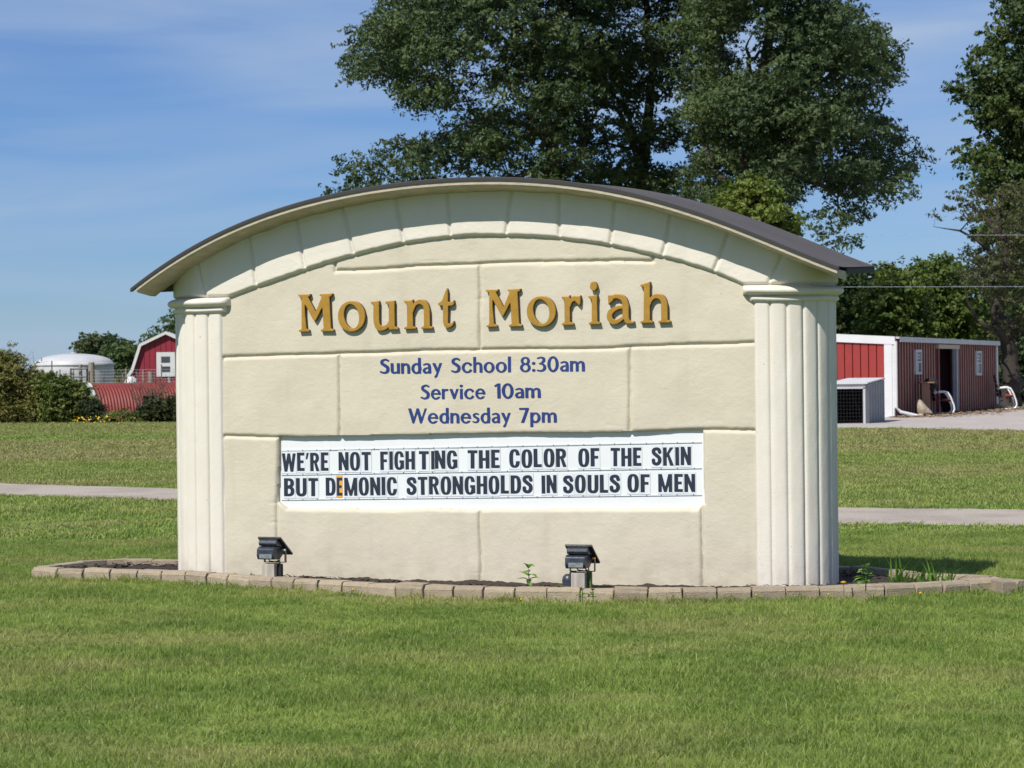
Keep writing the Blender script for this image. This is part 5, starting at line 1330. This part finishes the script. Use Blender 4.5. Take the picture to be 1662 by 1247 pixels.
# white tank
Yt = 118.0; tx0, tx1 = Xat(57, Yt), Xat(185, Yt); tr_ = (tx1 - tx0) / 2; zs_ = Zat(120, 590, Yt); ztp = Zat(127, 574, Yt)
b = MB(); pf = [(tr_, 0), (tr_, zs_ * .5), (tr_, zs_ - .1), (tr_ * .985, zs_ + .02)] + [(tr_ * math.cos(t) * .98, zs_ + (ztp - zs_) * math.sin(t)) for t in np.linspace(.1, 1.5, 12)] + [(.15, ztp), (.15, ztp + .05), (.001, ztp + .05)]
tk = empty('storage_tank', ((tx0 + tx1) / 2, Yt, 0), 0, label='low white domed storage tank behind the bushes on the left', category='tank')
b = MB(); b.lathe(pf[:4], n=48); b.build('tank_wall', M['white_dull'], tk, smooth=True)
b = MB(); b.lathe(pf[3:], n=48); b.lathe([(tr_ + .05, zs_ - .1), (tr_ + .05, zs_), (tr_ * .97, zs_ + .03)], n=48); b.build('dome', M['white_dull'], tk, smooth=True)
# second small white tank by the barn
p = at(213, 612, 124); b = MB(); b.lathe([(.35, 0), (.35, 1.25), (.3, 1.45), (.12, 1.6), (.001, 1.62)], n=24)
tag(b.build('water_tank', M['white'], None, (p[0], 124, 0), smooth=True), label='small white rounded tank just left of the crimson barn', category='tank')
# red corrugated half-round building
Yc = 96.0; cx = Xat(143, Yc); rc = Zat(143, 622, Yc)
cul = empty('corrugated_shelter', (cx, Yc, 0), 0, label='long low half-round rust red corrugated metal shelter behind the shrubs', category='shelter')
ax_ = np.array([.90, .436]); pr = np.array([.436, -.90]); Lc = 9.0; nn = 1000; na = 22; V = []; F = []
for i in range(nn + 1):
    s_ = Lc * i / nn; rr_ = rc + .016 * math.sin(2 * math.pi * s_ / .125) - .02
    for j in range(na + 1):
        t = math.pi * j / na - .0; q = ax_ * s_ + pr * rr_ * 1.05 * math.cos(t); V.append((q[0], q[1], rr_ * math.sin(t)))
for i in range(nn):
    for j in range(na): a = i * (na + 1) + j; F.append((a, a + 1, a + na + 2, a + na + 1))
link('corrugated_skin', np_mesh('corrugated_skin', V, F, smooth=True), M['red_pipe'], cul)
b = MB(); rim = []
for j in range(na + 1):
    t = math.pi * j / na
    rim.append((ax_[0] * -.06 + pr[0] * (rc + .03) * 1.05 * math.cos(t), ax_[1] * -.06 + pr[1] * (rc + .03) * 1.05 * math.cos(t), (rc + .03) * math.sin(t)))
b.tube(rim, .055, 6); b.build('end_rim', M['white_dull'], cul)
b = MB(); b.add(rim, [tuple(range(len(rim)))]); b.build('end_wall', M['white_dull'], cul)
# fence with posts and thin wires in front of tank and barn
Yf = 102.0
fence = empty('wire_fence', (Xat(150, Yf), Yf, 0), 0, label='wire fence on weathered posts in front of the white tank and crimson barn', category='fence'); fx = Xat(150, Yf)
for (px, tp, w_, m_) in ((131, 592, .16, 'post'), (149, 588.5, .27, 'post'), (245, 603, .24, 'post'), (233, 601, .10, 'post'), (275, 613, .12, 'white_dull'), (205, 598, .07, 'post'), (200, 606, .06, 'post')):
    h = Zat(px, tp, Yf); b = MB(); b.tube([(0, 0, 0), (.02, 0, h * .5), (.0, 0, h)], [w_ / 2 * 1.05, w_ / 2, w_ / 2 * .92], 10); b.build('post', M[m_], fence, (Xat(px, Yf) - fx, 0, 0))
for (px, tp) in ((84, 586), (97, 600), (119, 600), (142, 597), (168, 612), (222, 603), (262, 592)):
    h = Zat(px, tp, Yf); b = MB(); b.box((0, 0, h / 2), (.045, .04, h)); b.build('stake', M['twig'], fence, (Xat(px, Yf) - fx, .12, 0))
x0, x1 = Xat(60, Yf) - fx, Xat(330, Yf) - fx
for k, py in enumerate((601, 606, 611, 616, 621)):
    z_ = Zat(150, py, Yf); b = MB(); b.tube([(x0, -.1, z_), (0, -.1, z_ - .01), (x1, -.1, z_)], .0055, 5); b.build('strand', M['wire'], fence)
b = MB()
for i in range(46): b.box((x0 + (x1 - x0) * i / 45, -.108, Zat(150, 611, Yf)), (.006, .006, Zat(150, 601, Yf) - Zat(150, 621, Yf)))
o = b.build('strand_mesh', M['wire'], fence); o['kind'] = 'stuff'
# small dark metal gate frame between the two thick posts
b = MB(); g0, g1 = Xat(117, Yf) - fx, Xat(143, Yf) - fx
for py in (599, 612): b.tube([(g0, -.2, Zat(130, py, Yf)), (g1, -.2, Zat(130, py, Yf))], .035, 6)
for x_ in (g0, g1): b.tube([(x_, -.2, Zat(130, 625, Yf)), (x_, -.2, Zat(130, 598, Yf))], .035, 6)
b.build('gate_frame', M['light_housing'], fence)

# ================================================================== POWER LINES
def power_line(pa, pb, Y, label, back):
    a = at(*pa, Y); c = at(*pb, Y); d = c - a; a2 = a - d * back; c2 = c + d * 3
    pts = [a2 + (c2 - a2) * t + np.array([0, 0, -1.2 * (1 - (2 * t - 1) ** 2) * 0 ]) for t in np.linspace(0, 1, 12)]
    b = MB(); b.tube(pts, .007, 5); tag(b.build('power_line', M['cable']), label=label, category='cable', group='power lines crossing the yard')
power_line((1385, 382.5), (1560, 382), 92.5, 'thin upper power line crossing the sky right of the roof end', 1.7)
power_line((1385, 466), (1600, 465.5), 92.5, 'thin lower power line crossing in front of the tree row above the shed', 1.36)

q = at(1087, 383, 92.5); pole = empty('utility_pole', (q[0], 92.7, 0), 0, label='wooden utility pole behind the sign carrying the power lines', category='utility pole')
b = MB(); b.tube([(0, 0, 0), (0, 0, q[2] * .5), (0, 0, q[2] + .1)], [.15, .13, .11], 12); b.build('pole', M['post'], pole)
b = MB(); b.box((0, -.14, q[2] - .08), (.08, .06, .7)); b.build('bracket', M['post'], pole)
# ================================================================== TREES AND BUSHES
def leaves(name, C, Rd, n, size, m, parent, seed, asp=.5, droop=.25, shell=.55, flat=.75):
    """n leaf faces spread through ellipsoidal clumps C (k,3) with radii Rd (k,3)"""
    rs = np.random.RandomState(seed); C = np.asarray(C); Rd = np.asarray(Rd); per = 12; ns = n // per; n = ns * per
    w = (Rd[:, 0] * Rd[:, 1] * Rd[:, 2]) ** .72; k = rs.choice(len(C), ns, p=w / w.sum())
    d = rs.randn(ns, 3); d /= np.linalg.norm(d, axis=1)[:, None]
    r = shell + (1 - shell) * rs.rand(ns); r = np.where(rs.rand(ns) < .3, r * rs.rand(ns) ** .5, r) * (1 + .10 * rs.randn(ns))
    lump = 1 + .38 * vnoise(d[:, 0] * 2.3 + k * 1.7, d[:, 1] * 2.3, d[:, 2] * 2.3 + k * .37)
    S_ = C[k] + d * Rd[k] * (r * lump)[:, None]
    ax = d.copy(); ax[:, 2] = ax[:, 2] * .4 - droop + .15 * rs.randn(ns); ax /= np.linalg.norm(ax, axis=1)[:, None]   # each spray trails outward and down
    t_ = rs.rand(ns, per)[:, :, None]
    P = (S_[:, None, :] + ax[:, None, :] * t_ * size * 4.2 + rs.randn(ns, per, 3) * size * (.95 - .4 * t_) * np.array([1, 1, .6])).reshape(-1, 3)
    d = np.repeat(d, per, 0); ks = k; k = np.repeat(k, per); stint = np.repeat(rs.rand(ns), per)
    nm_ = d * .7 + rs.randn(n, 3) * .65; nm_[:, 2] += .35; nm_ /= np.linalg.norm(nm_, axis=1)[:, None]
    t = rs.randn(n, 3); t[:, 2] -= .5; t -= nm_ * np.sum(t * nm_, 1)[:, None]; t /= np.linalg.norm(t, axis=1)[:, None]
    b = np.cross(nm_, t); s = (size * rs.uniform(.6, 1.35, n))[:, None]
    V = np.stack([P - t * s, P + b * s * asp - t * s * .1 + nm_ * s * .12, P + t * s, P - b * s * asp - t * s * .1 + nm_ * s * .12], 1).reshape(-1, 3)
    F = np.arange(4 * n).reshape(-1, 4); me = np_mesh(name, V, F)
    tint = np.repeat(np.clip(rs.rand(n) * .45 + .3 * stint + .25 * rs.rand(len(C))[k], 0, 1), 4).astype(np.float32)
    me.attributes.new('tint', 'FLOAT', 'POINT').data.foreach_set('value', tint)
    return link(name, me, m, parent)
def limb_path(a, c, rs, sag=.12, n=6):
    a, c = np.array(a, float), np.array(c, float); d = c - a; l = np.linalg.norm(d); o = rs.randn(3) * l * .10; o[2] = abs(o[2]) * .6 + l * sag * .3
    return [tuple(a + d * t + o * math.sin(math.pi * t) + rs.randn(3) * l * .018 * (0 < t < 1)) for t in np.linspace(0, 1, n)]
def pip(px, py, poly): return bool(in_poly(np.array([px]), np.array([py]), poly)[0])
def sample_clumps(poly, holes, n, Y, depth, rad, seed, minpx=26):
    """clump centres inside a crown outline (photo pixels), spread in depth; returns world centres, radii and pixels"""
    rs = np.random.RandomState(seed); P = np.array(poly); x0, y0 = P.min(0); x1, y1 = P.max(0); out = []; tries = 0
    cx = (x0 + x1) / 2; hw_ = (x1 - x0) / 2
    while len(out) < n and tries < n * 400:
        tries += 1; x, y = rs.uniform(x0, x1), rs.uniform(y0, y1)
        if not pip(x, y, poly): continue
        r = rs.uniform(*rad); m_ = r * FPX / Y * .62                 # keep the clump inside the outline
        if not all(pip(x + m_ * c, y + m_ * .6 * s_, poly) for c, s_ in ((1, 0), (-1, 0), (0, 1), (0, -1))):
            r *= .6; m_ *= .6
            if not all(pip(x + m_ * c, y + m_ * .6 * s_, poly) for c, s_ in ((1, 0), (-1, 0), (0, 1), (0, -1))): continue
        if any(math.hypot(x - h[0], (y - h[1])) < h[2] * .9 + m_ * .72 for h in holes): continue
        e = math.sqrt(max(.12, 1 - ((x - cx) / (hw_ * 1.1)) ** 2)); dz = rs.uniform(-1, 1) * depth * e
        if any(math.hypot(x - o[0], y - o[1]) < minpx * (.6 + .4 * rs.rand()) and abs(dz - o[2]) < depth * .5 for o in out): continue
        out.append((x, y, dz, r))
    C = []; Rd = []
    for x, y, dz, r in out:
        q = at(x, y, Y + dz); C.append(q); Rd.append((r * 1.25, r * 1.1, r * .62))
    return np.array(C), np.array(Rd)
def tree(nm, label, group, base_px, Y, trunk_pts, tr0, poly, holes, n, depth, rad, nleaf, size, lm, bm_m, seed, asp=.5, droop=.25, shell=.55, limbs=None, minpx=26, extra=None, flatR=None, trunkname='trunk'):
    """trunk_pts: pixel polyline of the trunk from base up"""
    rs = np.random.RandomState(seed + 50); base = at(base_px, 650, Y); base[2] = 0
    t = empty(nm, (0, 0, 0), 0, label=label, category='tree')
    if group: t['group'] = group
    t.location = Vector([float(v) for v in base])
    C, Rd = sample_clumps(poly, holes, n, Y, depth, rad, seed, minpx)
    if flatR: Rd = Rd * np.array(flatR)
    if extra:
        for x, y, dz, rx, rz in extra: C = np.vstack([C, at(x, y, Y + dz)]); Rd = np.vstack([Rd, (rx, rx * .9, rz)])
    C = C - base
    # trunk
    tp = [np.array([0, 0, -.1])] + [at(px, py, Y) - base for px, py in trunk_pts]; k = len(tp)
    nodes = []
    b = MB(); rr_ = [tr0 * (1.25 if i == 0 else 1 - .72 * i / (k - 1)) for i in range(k)]
    P = []; Rr = []
    for i in range(k - 1):
        for q in np.linspace(0, 1, 5)[:-1]: P.append(tp[i] + (tp[i + 1] - tp[i]) * q + rs.randn(3) * tr0 * .12 * (i > 0)); Rr.append(rr_[i] + (rr_[i + 1] - rr_[i]) * q)
    P.append(tp[-1]); Rr.append(rr_[-1]); b.tube(P, Rr, 10)
    for p_, r_ in zip(P, Rr): nodes.append((np.array(p_), r_))
    for lb in (limbs or []):
        pts = [at(px, py, Y + dz) - base for px, py, dz in lb[1:]]; r0_ = lb[0]
        j = min(range(len(nodes)), key=lambda i: np.linalg.norm(nodes[i][0] - pts[0])); pts[0] = nodes[j][0]
        P = []; 
        for i in range(len(pts) - 1):
            for q in np.linspace(0, 1, 4)[:-1]: P.append(pts[i] + (pts[i + 1] - pts[i]) * q + rs.randn(3) * .05)
        P.append(pts[-1]); Rr = [r0_ * (1 - .93 * (i / (len(P) - 1)) ** .8) for i in range(len(P))]; b.tube(P, Rr, 8)
        for p_, r_ in zip(P, Rr): nodes.append((p_, r_))
    tk_ = b.build(trunkname, bm_m, t, smooth=True)
    # branches to the clumps, nearest first
    b = MB(); order = sorted(range(len(C)), key=lambda i: min(np.linalg.norm(C[i] - q[0]) for q in nodes))
    for i in order:
        c = C[i] - np.array([0, 0, Rd[i][2] * .25])
        j = min(range(len(nodes)), key=lambda q: np.linalg.norm(nodes[q][0] - c) + (1.2 * max(0, nodes[q][0][2] - c[2])) - nodes[q][1] * 3)
        a, ra = nodes[j]; l = np.linalg.norm(c - a)
        if l < .15: continue
        r0_ = min(ra * .75, .035 + .016 * l); path = limb_path(a, c, rs); rad_ = [r0_ * (1 - .6 * q / 5) for q in range(6)]
        b.tube(path, rad_, 5, cap=False)
        for q in (2, 3, 4, 5): nodes.append((np.array(path[q]), rad_[q]))
        for _ in range(3):                                # twigs inside the clump
            e = c + rs.randn(3) * Rd[i] * .55; b.tube(limb_path(path[4], e, rs, n=4), [rad_[5] * .7, rad_[5] * .5, rad_[5] * .35, .006], 4, cap=False)
    br = b.build('branches', bm_m, t, smooth=True); br['kind'] = 'stuff'
    cr = leaves('crown', C, Rd, nleaf, size, lm, t, seed, asp, droop, shell)
    return t

LOC = 'tall locust trees behind the sign'
tree('locust_tree', 'tall dark green locust tree behind the left half of the sign roof', LOC, 905, 101,
     [(905, 560), (907, 420), (905, 300), (897, 250), (885, 180), (870, 90), (860, -30), (850, -120)], .42,
     [(660, -170), (615, -60), (612, 20), (563, 98), (585, 145), (612, 170), (606, 235), (640, 250), (600, 240), (560, 262), (537, 298), (560, 330), (640, 350), (840, 350), (940, 330), (968, 250), (975, 160), (985, 60), (980, -60), (940, -180), (800, -230)],
     [(650, 285, 10), (730, 275, 16), (722, 188, 20), (690, 205, 12), (800, 270, 16), (780, 105, 18), (800, 72, 12), (655, 200, 12), (830, 190, 12), (610, 215, 14), (760, 130, 9), (925, 285, 10), (640, 150, 8), (700, 100, 7), (655, 310, 8), (860, 245, 8)],
     262, 5.2, (.6, 1.15), 125000, .102, M['leaf_locust'], M['bark'], 21, asp=.42, droop=.45, minpx=21,
     limbs=[(.20, (905, 300, 0), (880, 270, -1), (840, 285, -2), (800, 300, -2.5)), (.20, (890, 185, 0), (840, 150, 1), (800, 120, 1), (740, 120, 0)), (.18, (897, 240, 0), (850, 200, -2), (780, 190, -3), (700, 230, -3)),
            (.15, (905, 300, 0), (940, 250, 1), (970, 180, 2), (1000, 170, 1))])
tree('locust_tree', 'tall locust tree in the middle behind the crest of the roof', LOC, 1040, 106,
     [(1040, 560), (1041, 400), (1040, 300), (1047, 230), (1052, 190), (1060, 120), (1050, 20), (1040, -120)], .40,
     [(900, -190), (880, -60), (900, 60), (905, 200), (925, 300), (960, 340), (1130, 350), (1180, 330), (1175, 200), (1190, 60), (1200, -60), (1180, -200), (1040, -250)],
     [(1000, 45, 11), (1000, 200, 13), (1125, 245, 12), (1080, 160, 8), (955, 190, 8), (985, 235, 9), (1065, 245, 7), (1120, 205, 7)],
     228, 4.8, (.6, 1.2), 100000, .102, M['leaf_locust'], M['bark'], 33, asp=.42, droop=.4, minpx=21,
     limbs=[(.24, (1040, 300, 0), (1030, 230, -.5), (1020, 190, -1), (1000, 160, -2), (960, 120, -2)), (.18, (1047, 230, 0), (1075, 205, -1), (1110, 195, -1)), (.17, (1045, 260, 0), (1010, 185, -2), (975, 160, -3), (940, 150, -3))])
tree('locust_tree', 'broad locust tree behind the right half of the roof with drooping right branches', LOC, 1205, 98,
     [(1205, 560), (1205, 420), (1207, 300), (1206, 250), (1222, 200), (1240, 120), (1250, 40), (1255, -80)], .50,
     [(1130, -170), (1110, -60), (1120, 60), (1110, 200), (1110, 330), (1160, 345), (1240, 330), (1300, 330), (1325, 370), (1345, 396), (1388, 398), (1392, 350), (1420, 340), (1448, 318), (1478, 300), (1478, 268), (1495, 246), (1462, 225), (1446, 190), (1438, 160), (1420, 140), (1452, 115), (1456, 85), (1432, 55), (1400, 22), (1345, 0), (1330, -90), (1280, -180)],
     [(1228, 52, 24), (1232, 92, 16), (1172, 95, 11), (1195, 265, 9), (1140, 235, 12), (1135, 292, 8), (1270, 112, 6), (1365, 250, 9), (1405, 305, 12), (1325, 340, 10), (1390, 220, 8), (1330, 140, 5), (1300, 60, 5), (1420, 180, 7), (1180, 285, 8), (1430, 250, 6), (1310, 300, 6), (1350, 330, 7), (1090, 130, 6)],
     285, 5.6, (.55, 1.1), 148000, .096, M['leaf_locust'], M['bark'], 45, asp=.42, droop=.45, minpx=20,
     limbs=[(.27, (1207, 290, 0), (1228, 240, .5), (1225, 200, 1), (1235, 150, 1)), (.22, (1206, 320, 0), (1150, 270, 1), (1140, 220, 1.5), (1135, 180, 1)), (.15, (1222, 200, 0), (1215, 100, 0), (1210, 75, 0), (1228, 45, 0)), (.10, (1222, 110, 0), (1245, 80, 0), (1250, 60, 0)),
            (.2, (1210, 280, 0), (1280, 230, -2), (1340, 220, -3), (1400, 240, -3)), (.17, (1215, 300, 0), (1290, 280, -1), (1350, 310, -2), (1370, 360, -2)), (.16, (1225, 190, 0), (1300, 150, 1), (1370, 110, 1), (1420, 90, 0))])
tree('maple_tree', 'small yellow-green tree rising just behind the right slope of the roof', None, 1222, 86,
     [(1222, 560), (1222, 450), (1222, 380), (1222, 320)], .13,
     [(1165, 390), (1172, 345), (1180, 315), (1195, 290), (1215, 284), (1240, 288), (1262, 305), (1280, 335), (1292, 370), (1300, 420), (1290, 470), (1170, 470)],
     [], 42, 1.3, (.35, .62), 26000, .075, M['leaf_bright'], M['bark'], 61, asp=.6, droop=.2, minpx=15)
# right edge: tall leafy tree and the sparse one in front of it
tree('poplar_tree', 'tall leafy tree cut by the right edge of the photo', None, 1690, 108,
     [(1690, 560), (1690, 420), (1688, 300), (1686, 180), (1685, 60), (1685, -60)], .36,
     [(1600, -120), (1640, -20), (1618, 8), (1605, 45), (1575, 50), (1575, 95), (1560, 140), (1550, 175), (1572, 190), (1562, 235), (1570, 275), (1590, 320), (1600, 420), (1640, 470), (1780, 470), (1830, 300), (1830, 60), (1790, -120), (1700, -220)],
     [(1590, 210, 5)], 190, 4.2, (.6, 1.1), 80000, .115, M['leaf_maple'], M['bark'], 71, asp=.62, droop=.2, minpx=24)
tree('fruit_tree', 'old sparse spreading tree with crooked dark trunk right of the shed', None, 1639, 97,
     [(1640, 640), (1641, 600), (1638, 560), (1632, 530), (1618, 505), (1622, 470), (1634, 440), (1630, 400), (1622, 350)], .42,
     [(1508, 372), (1520, 335), (1548, 322), (1568, 300), (1600, 310), (1640, 290), (1720, 300), (1770, 360), (1770, 500), (1720, 560), (1650, 540), (1600, 545), (1570, 530), (1565, 470), (1570, 420), (1540, 400), (1515, 395)],
     [(1600, 520, 14), (1575, 490, 10), (1540, 350, 6), (1560, 400, 8), (1625, 510, 12), (1650, 545, 10)], 95, 4.2, (.4, .8), 19000, .075, M['leaf_sparse'], M['bark_dark'], 83, asp=.5, droop=.1, shell=.2, minpx=20,
     limbs=[(.20, (1638, 560, 0), (1622, 538, -.5), (1603, 530, -1), (1585, 520, -1), (1572, 495, -1.4), (1566, 470, -1.6)), (.20, (1636, 540, 0), (1660, 520, 0), (1690, 480, 1), (1720, 440, 1)), (.13, (1630, 440, 0), (1600, 400, -1), (1560, 375, -1), (1515, 368, -1)),
            (.12, (1625, 400, 0), (1595, 350, 0), (1565, 320, 0)), (.14, (1622, 470, 0), (1595, 440, 1), (1575, 420, 1))])
ROW = 'trees in the row behind the shed'
for (bx, Y, poly, seed, lab, hs) in (
    (1385, 128, [(1320, 640), (1325, 480), (1345, 440), (1385, 432), (1420, 445), (1440, 480), (1440, 560), (1430, 640)], 1, 'rounded dark green tree right behind the right column in the row above the shed', 1),
    (1455, 124, [(1395, 640), (1400, 520), (1412, 462), (1440, 432), (1462, 428), (1490, 445), (1500, 500), (1505, 640)], 2, 'bright green rounded tree above the red front of the shed', 0),
    (1520, 134, [(1480, 640), (1484, 480), (1496, 438), (1518, 415), (1545, 425), (1575, 450), (1590, 520), (1590, 640)], 3, 'green tree above the shed doorway, next to the sparse old tree', 0),
    (1600, 150, [(1560, 655), (1565, 520), (1590, 480), (1640, 470), (1700, 480), (1730, 540), (1730, 655)], 4, 'dim tree seen through the crooked branches at the far end of the shed', 1)):
    t = tree('broadleaf_tree', lab, ROW, bx, Y, [(bx, 600), (bx + 3, 540), (bx - 2, 470)], .25, poly, [], 80, 3.2, (.6, 1.15), 32000, .13, M['leaf_row'] if not hs else M['leaf_maple'], M['bark'], 200 + seed, asp=.6, droop=.15, minpx=20)
# hedge-like undergrowth at the foot of the row
def bush(nm, label, cat, pts, Y, n, size, m, seed, nm2='foliage', asp=.55, stemsn=8, twig=None, group=None, shell=.3):
    """pts: (px, py centre, rx m, rz m, dY)"""
    q0 = at(pts[0][0], 660, Y); base = np.array([q0[0], Y, 0]); rs = np.random.RandomState(seed)
    t = empty(nm, base, 0, label=label, category=cat)
    if group: t['group'] = group
    C = []; Rd = []
    for px, py, rx, rz, dy in pts: C.append(at(px, py, Y + dy) - base); Rd.append((rx, rx * .8, rz))
    C = np.array(C); Rd = np.array(Rd); rs2 = np.random.RandomState(seed + 1); C2 = []; R2 = []
    for c, r in zip(C, Rd):                              # break big lobes into smaller ones
        for _ in range(7):
            d = rs2.randn(3); d /= np.linalg.norm(d); C2.append(c + d * r * .55); R2.append(r * rs2.uniform(.38, .62))
    C2 = np.array(C2); C2[:, 2] = np.maximum(C2[:, 2], .15)
    b = MB()
    for c in C2[rs2.permutation(len(C2))[:max(stemsn, 3)]]:
        b.tube(limb_path((c[0] * .4 + rs2.randn() * .1, c[1] * .4, 0), c + np.array([0, 0, .25]), rs2, n=5), [.03, .025, .02, .014, .006], 5, cap=False)
    b.build('stems', twig or M['twig'], t, smooth=True)
    o = leaves(nm2, C2, R2, n, size, m, t, seed, asp, .1, shell)
    v = np.empty(len(o.data.vertices) * 3, np.float32); o.data.vertices.foreach_get('co', v); v = v.reshape(-1, 3); v[:, 2] = np.maximum(v[:, 2], .01); o.data.vertices.foreach_set('co', v.ravel())
    return t
bush('shrub', 'low dark undergrowth at the foot of the trees beyond the shed', 'shrub', [(1655, 640, 1.6, .9, 0), (1620, 630, 1.2, .9, 2), (1700, 635, 2.0, 1.1, 1), (1745, 640, 2, 1, 0)], 112, 6000, .11, M['leaf_dark'], 301)
# left: bushes in front of tank and shelter
bush('bush', 'large olive green bush at the left edge of the lawn', 'bush', [(8, 640, 1.3, 1.25, 0), (30, 615, 1.0, .9, .2), (0, 605, .9, .9, 0), (-40, 620, 1.4, 1.4, 0), (45, 650, 1.0, .8, -.3), (62, 632, .75, .65, 0), (15, 585, .45, .35, 0), (-90, 640, 1.5, 1.2, 0), (10, 668, 1.0, .5, -.3), (42, 670, .8, .45, -.4), (65, 668, .6, .4, -.3), (-25, 668, 1.0, .5, -.3)], 85, 32000, .060, M['leaf_bush'], 311, asp=.4, shell=.15)
bush('bush', 'bright green leafy bush between the large olive bush and the red shelter', 'bush', [(88, 640, .8, .75, 0), (108, 650, .7, .6, -.2), (125, 640, .6, .55, .3), (105, 628, .5, .45, .3), (140, 662, .45, .4, 0), (78, 622, .6, .45, .4), (85, 670, .5, .4, -.2), (110, 672, .5, .35, -.3), (130, 672, .4, .35, -.2)], 84.5, 20000, .060, M['leaf_fresh'], 312, asp=.55, shell=.15)
bush('bush', 'small dark bush at the left foot of the red shelter', 'bush', [(148, 668, .42, .34, 0), (160, 672, .35, .26, -.2), (140, 655, .3, .35, .2)], 83.5, 5500, .050, M['leaf_dark'], 313)
bush('bush', 'dark green bush in front of the red shelter beside the left column', 'bush', [(258, 665, .62, .48, 0), (240, 672, .45, .35, -.2), (275, 660, .55, .62, .2), (295, 668, .7, .6, 0)], 83, 12000, .055, M['leaf_dark'], 314)
bush('shrub', 'low green ground plants along the foot of the red shelter', 'shrub', [(185, 680, .55, .18, 0), (215, 681, .6, .20, 0), (235, 679, .45, .24, 0), (200, 676, .5, .16, .8)], 83, 6500, .045, M['leaf_fresh'], 315)
# bare reddish twigs over the shelter
def twigs(px, Y, n, h, sp, seed, label):
    rs = np.random.RandomState(seed); q = at(px, 670, Y); base = np.array([q[0], Y, 0]); b = MB()
    for i in range(n):
        a = rs.rand() * 6.28; l = sp * rs.rand(); e = np.array([math.cos(a) * l, math.sin(a) * l * .6, h * rs.uniform(.55, 1.0)]); p = limb_path((rs.randn() * .12, rs.randn() * .1, 0), e, rs, n=6)
        b.tube(p, [.020, .016, .013, .010, .007, .003], 4, cap=False)
        for j in range(4):
            s_ = np.array(p[rs.randint(2, 5)]); b.tube(limb_path(s_, s_ + np.array([rs.randn() * .22, rs.randn() * .15, rs.uniform(.05, .35)]), rs, n=4), [.009, .007, .005, .002], 4, cap=False)
    return tag(b.build('bare_shrub', M['twig'], None, base, smooth=True), label=label, category='shrub')
twigs(247, 86, 42, 1.62, .95, 5, 'bare reddish twiggy shrub in front of the red shelter near the left column')
twigs(150, 85, 22, 1.05, .55, 6, 'bare brown twigs at the left end of the red shelter')
twigs(30, 86.5, 20, 2.55, 1.2, 7, 'tall thin twigs sticking out of the top of the large olive bush')
# yellow flowers along the lawn edge
for i, (px0, px1, cnt, m_, lab) in enumerate(((118, 175, 300, 'yellow', 'bright yellow flowers at the foot of the bushes on the left'), (170, 250, 260, 'yellow_dull', 'dull orange and yellow flowers along the foot of the red shelter'))):
    rs = np.random.RandomState(40 + i); V = []; F = []; Y = 82.4
    for j in range(cnt // 7):
        px = rs.uniform(px0, px1); q = at(px, 680, Y + rs.uniform(-.3, .4)); z_ = rs.uniform(.02, .26) * (1 if i == 0 else .9); s_ = rs.uniform(.02, .045); a = rs.rand() * 3.14; k = len(V); c, e = math.cos(a) * s_, math.sin(a) * s_
        V += [(q[0] - c, q[1] - e, z_), (q[0] + e * .4, q[1] - .02, z_ - s_ * .6), (q[0] + c, q[1] + e, z_), (q[0] - e * .4, q[1] + .02, z_ + s_ * .7)]; F.append((k, k + 1, k + 2, k + 3))
    tag(link('flowers', np_mesh('flowers', V, F), M[m_]), kind='stuff', label=lab, category='flowers')
# far trees on the left
FT = 'distant trees on the left horizon'
tree('broadleaf_tree', 'rounded distant tree directly behind the white domed tank', FT, 150, 160, [(150, 610), (150, 580)], .2,
     [(128, 640), (130, 575), (136, 552), (150, 545), (162, 552), (172, 547), (182, 556), (186, 640)], [], 46, 2.2, (.55, 1.0), 15000, .14, M['leaf_far'], M['bark'], 401, minpx=12)
tree('broadleaf_tree', 'darker distant tree between the white tank and the crimson barn', FT, 198, 158, [(198, 612), (198, 585)], .2,
     [(178, 640), (180, 560), (190, 549), (201, 556), (212, 572), (218, 595), (218, 640)], [], 40, 2, (.5, .95), 13000, .14, M['leaf_maple'], M['bark'], 402, minpx=11)
tree('broadleaf_tree', 'distant tree with uneven top rising behind the crimson barn', FT, 275, 168, [(275, 620), (275, 570)], .25,
     [(238, 640), (240, 548), (254, 536), (266, 540), (275, 520), (300, 500), (340, 500), (360, 640)], [], 60, 3, (.6, 1.1), 15000, .16, M['leaf_maple'], M['bark'], 403, minpx=12)
# tall weeds / corn strip far behind
rs = np.random.RandomState(8); V = []; F = []; T = []
for i in range(9000):
    px = rs.uniform(-120, 330); Y = rs.uniform(134, 142); q = at(px, 620, Y); h = rs.uniform(1.1, 1.75); w = rs.uniform(.03, .07); ln = rs.randn() * .2; k = len(V); a = rs.rand() * 3.14
    dx, dy = math.cos(a) * w, math.sin(a) * w
    V += [(q[0] - dx, q[1] - dy, 0), (q[0] + dx, q[1] + dy, 0), (q[0] + ln + dx * .3, q[1] + dy, h), (q[0] + ln - dx * .3, q[1] - dy, h)]; F.append((k, k + 1, k + 2, k + 3)); T += [rs.rand()] * 4
me = np_mesh('corn_field', V, F); me.attributes.new('tint', 'FLOAT', 'POINT').data.foreach_set('value', T)
tag(link('corn_field', me, M['leaf_bush']), kind='stuff', label='strip of tall yellow-green crop on the left horizon behind the tank', category='crop')
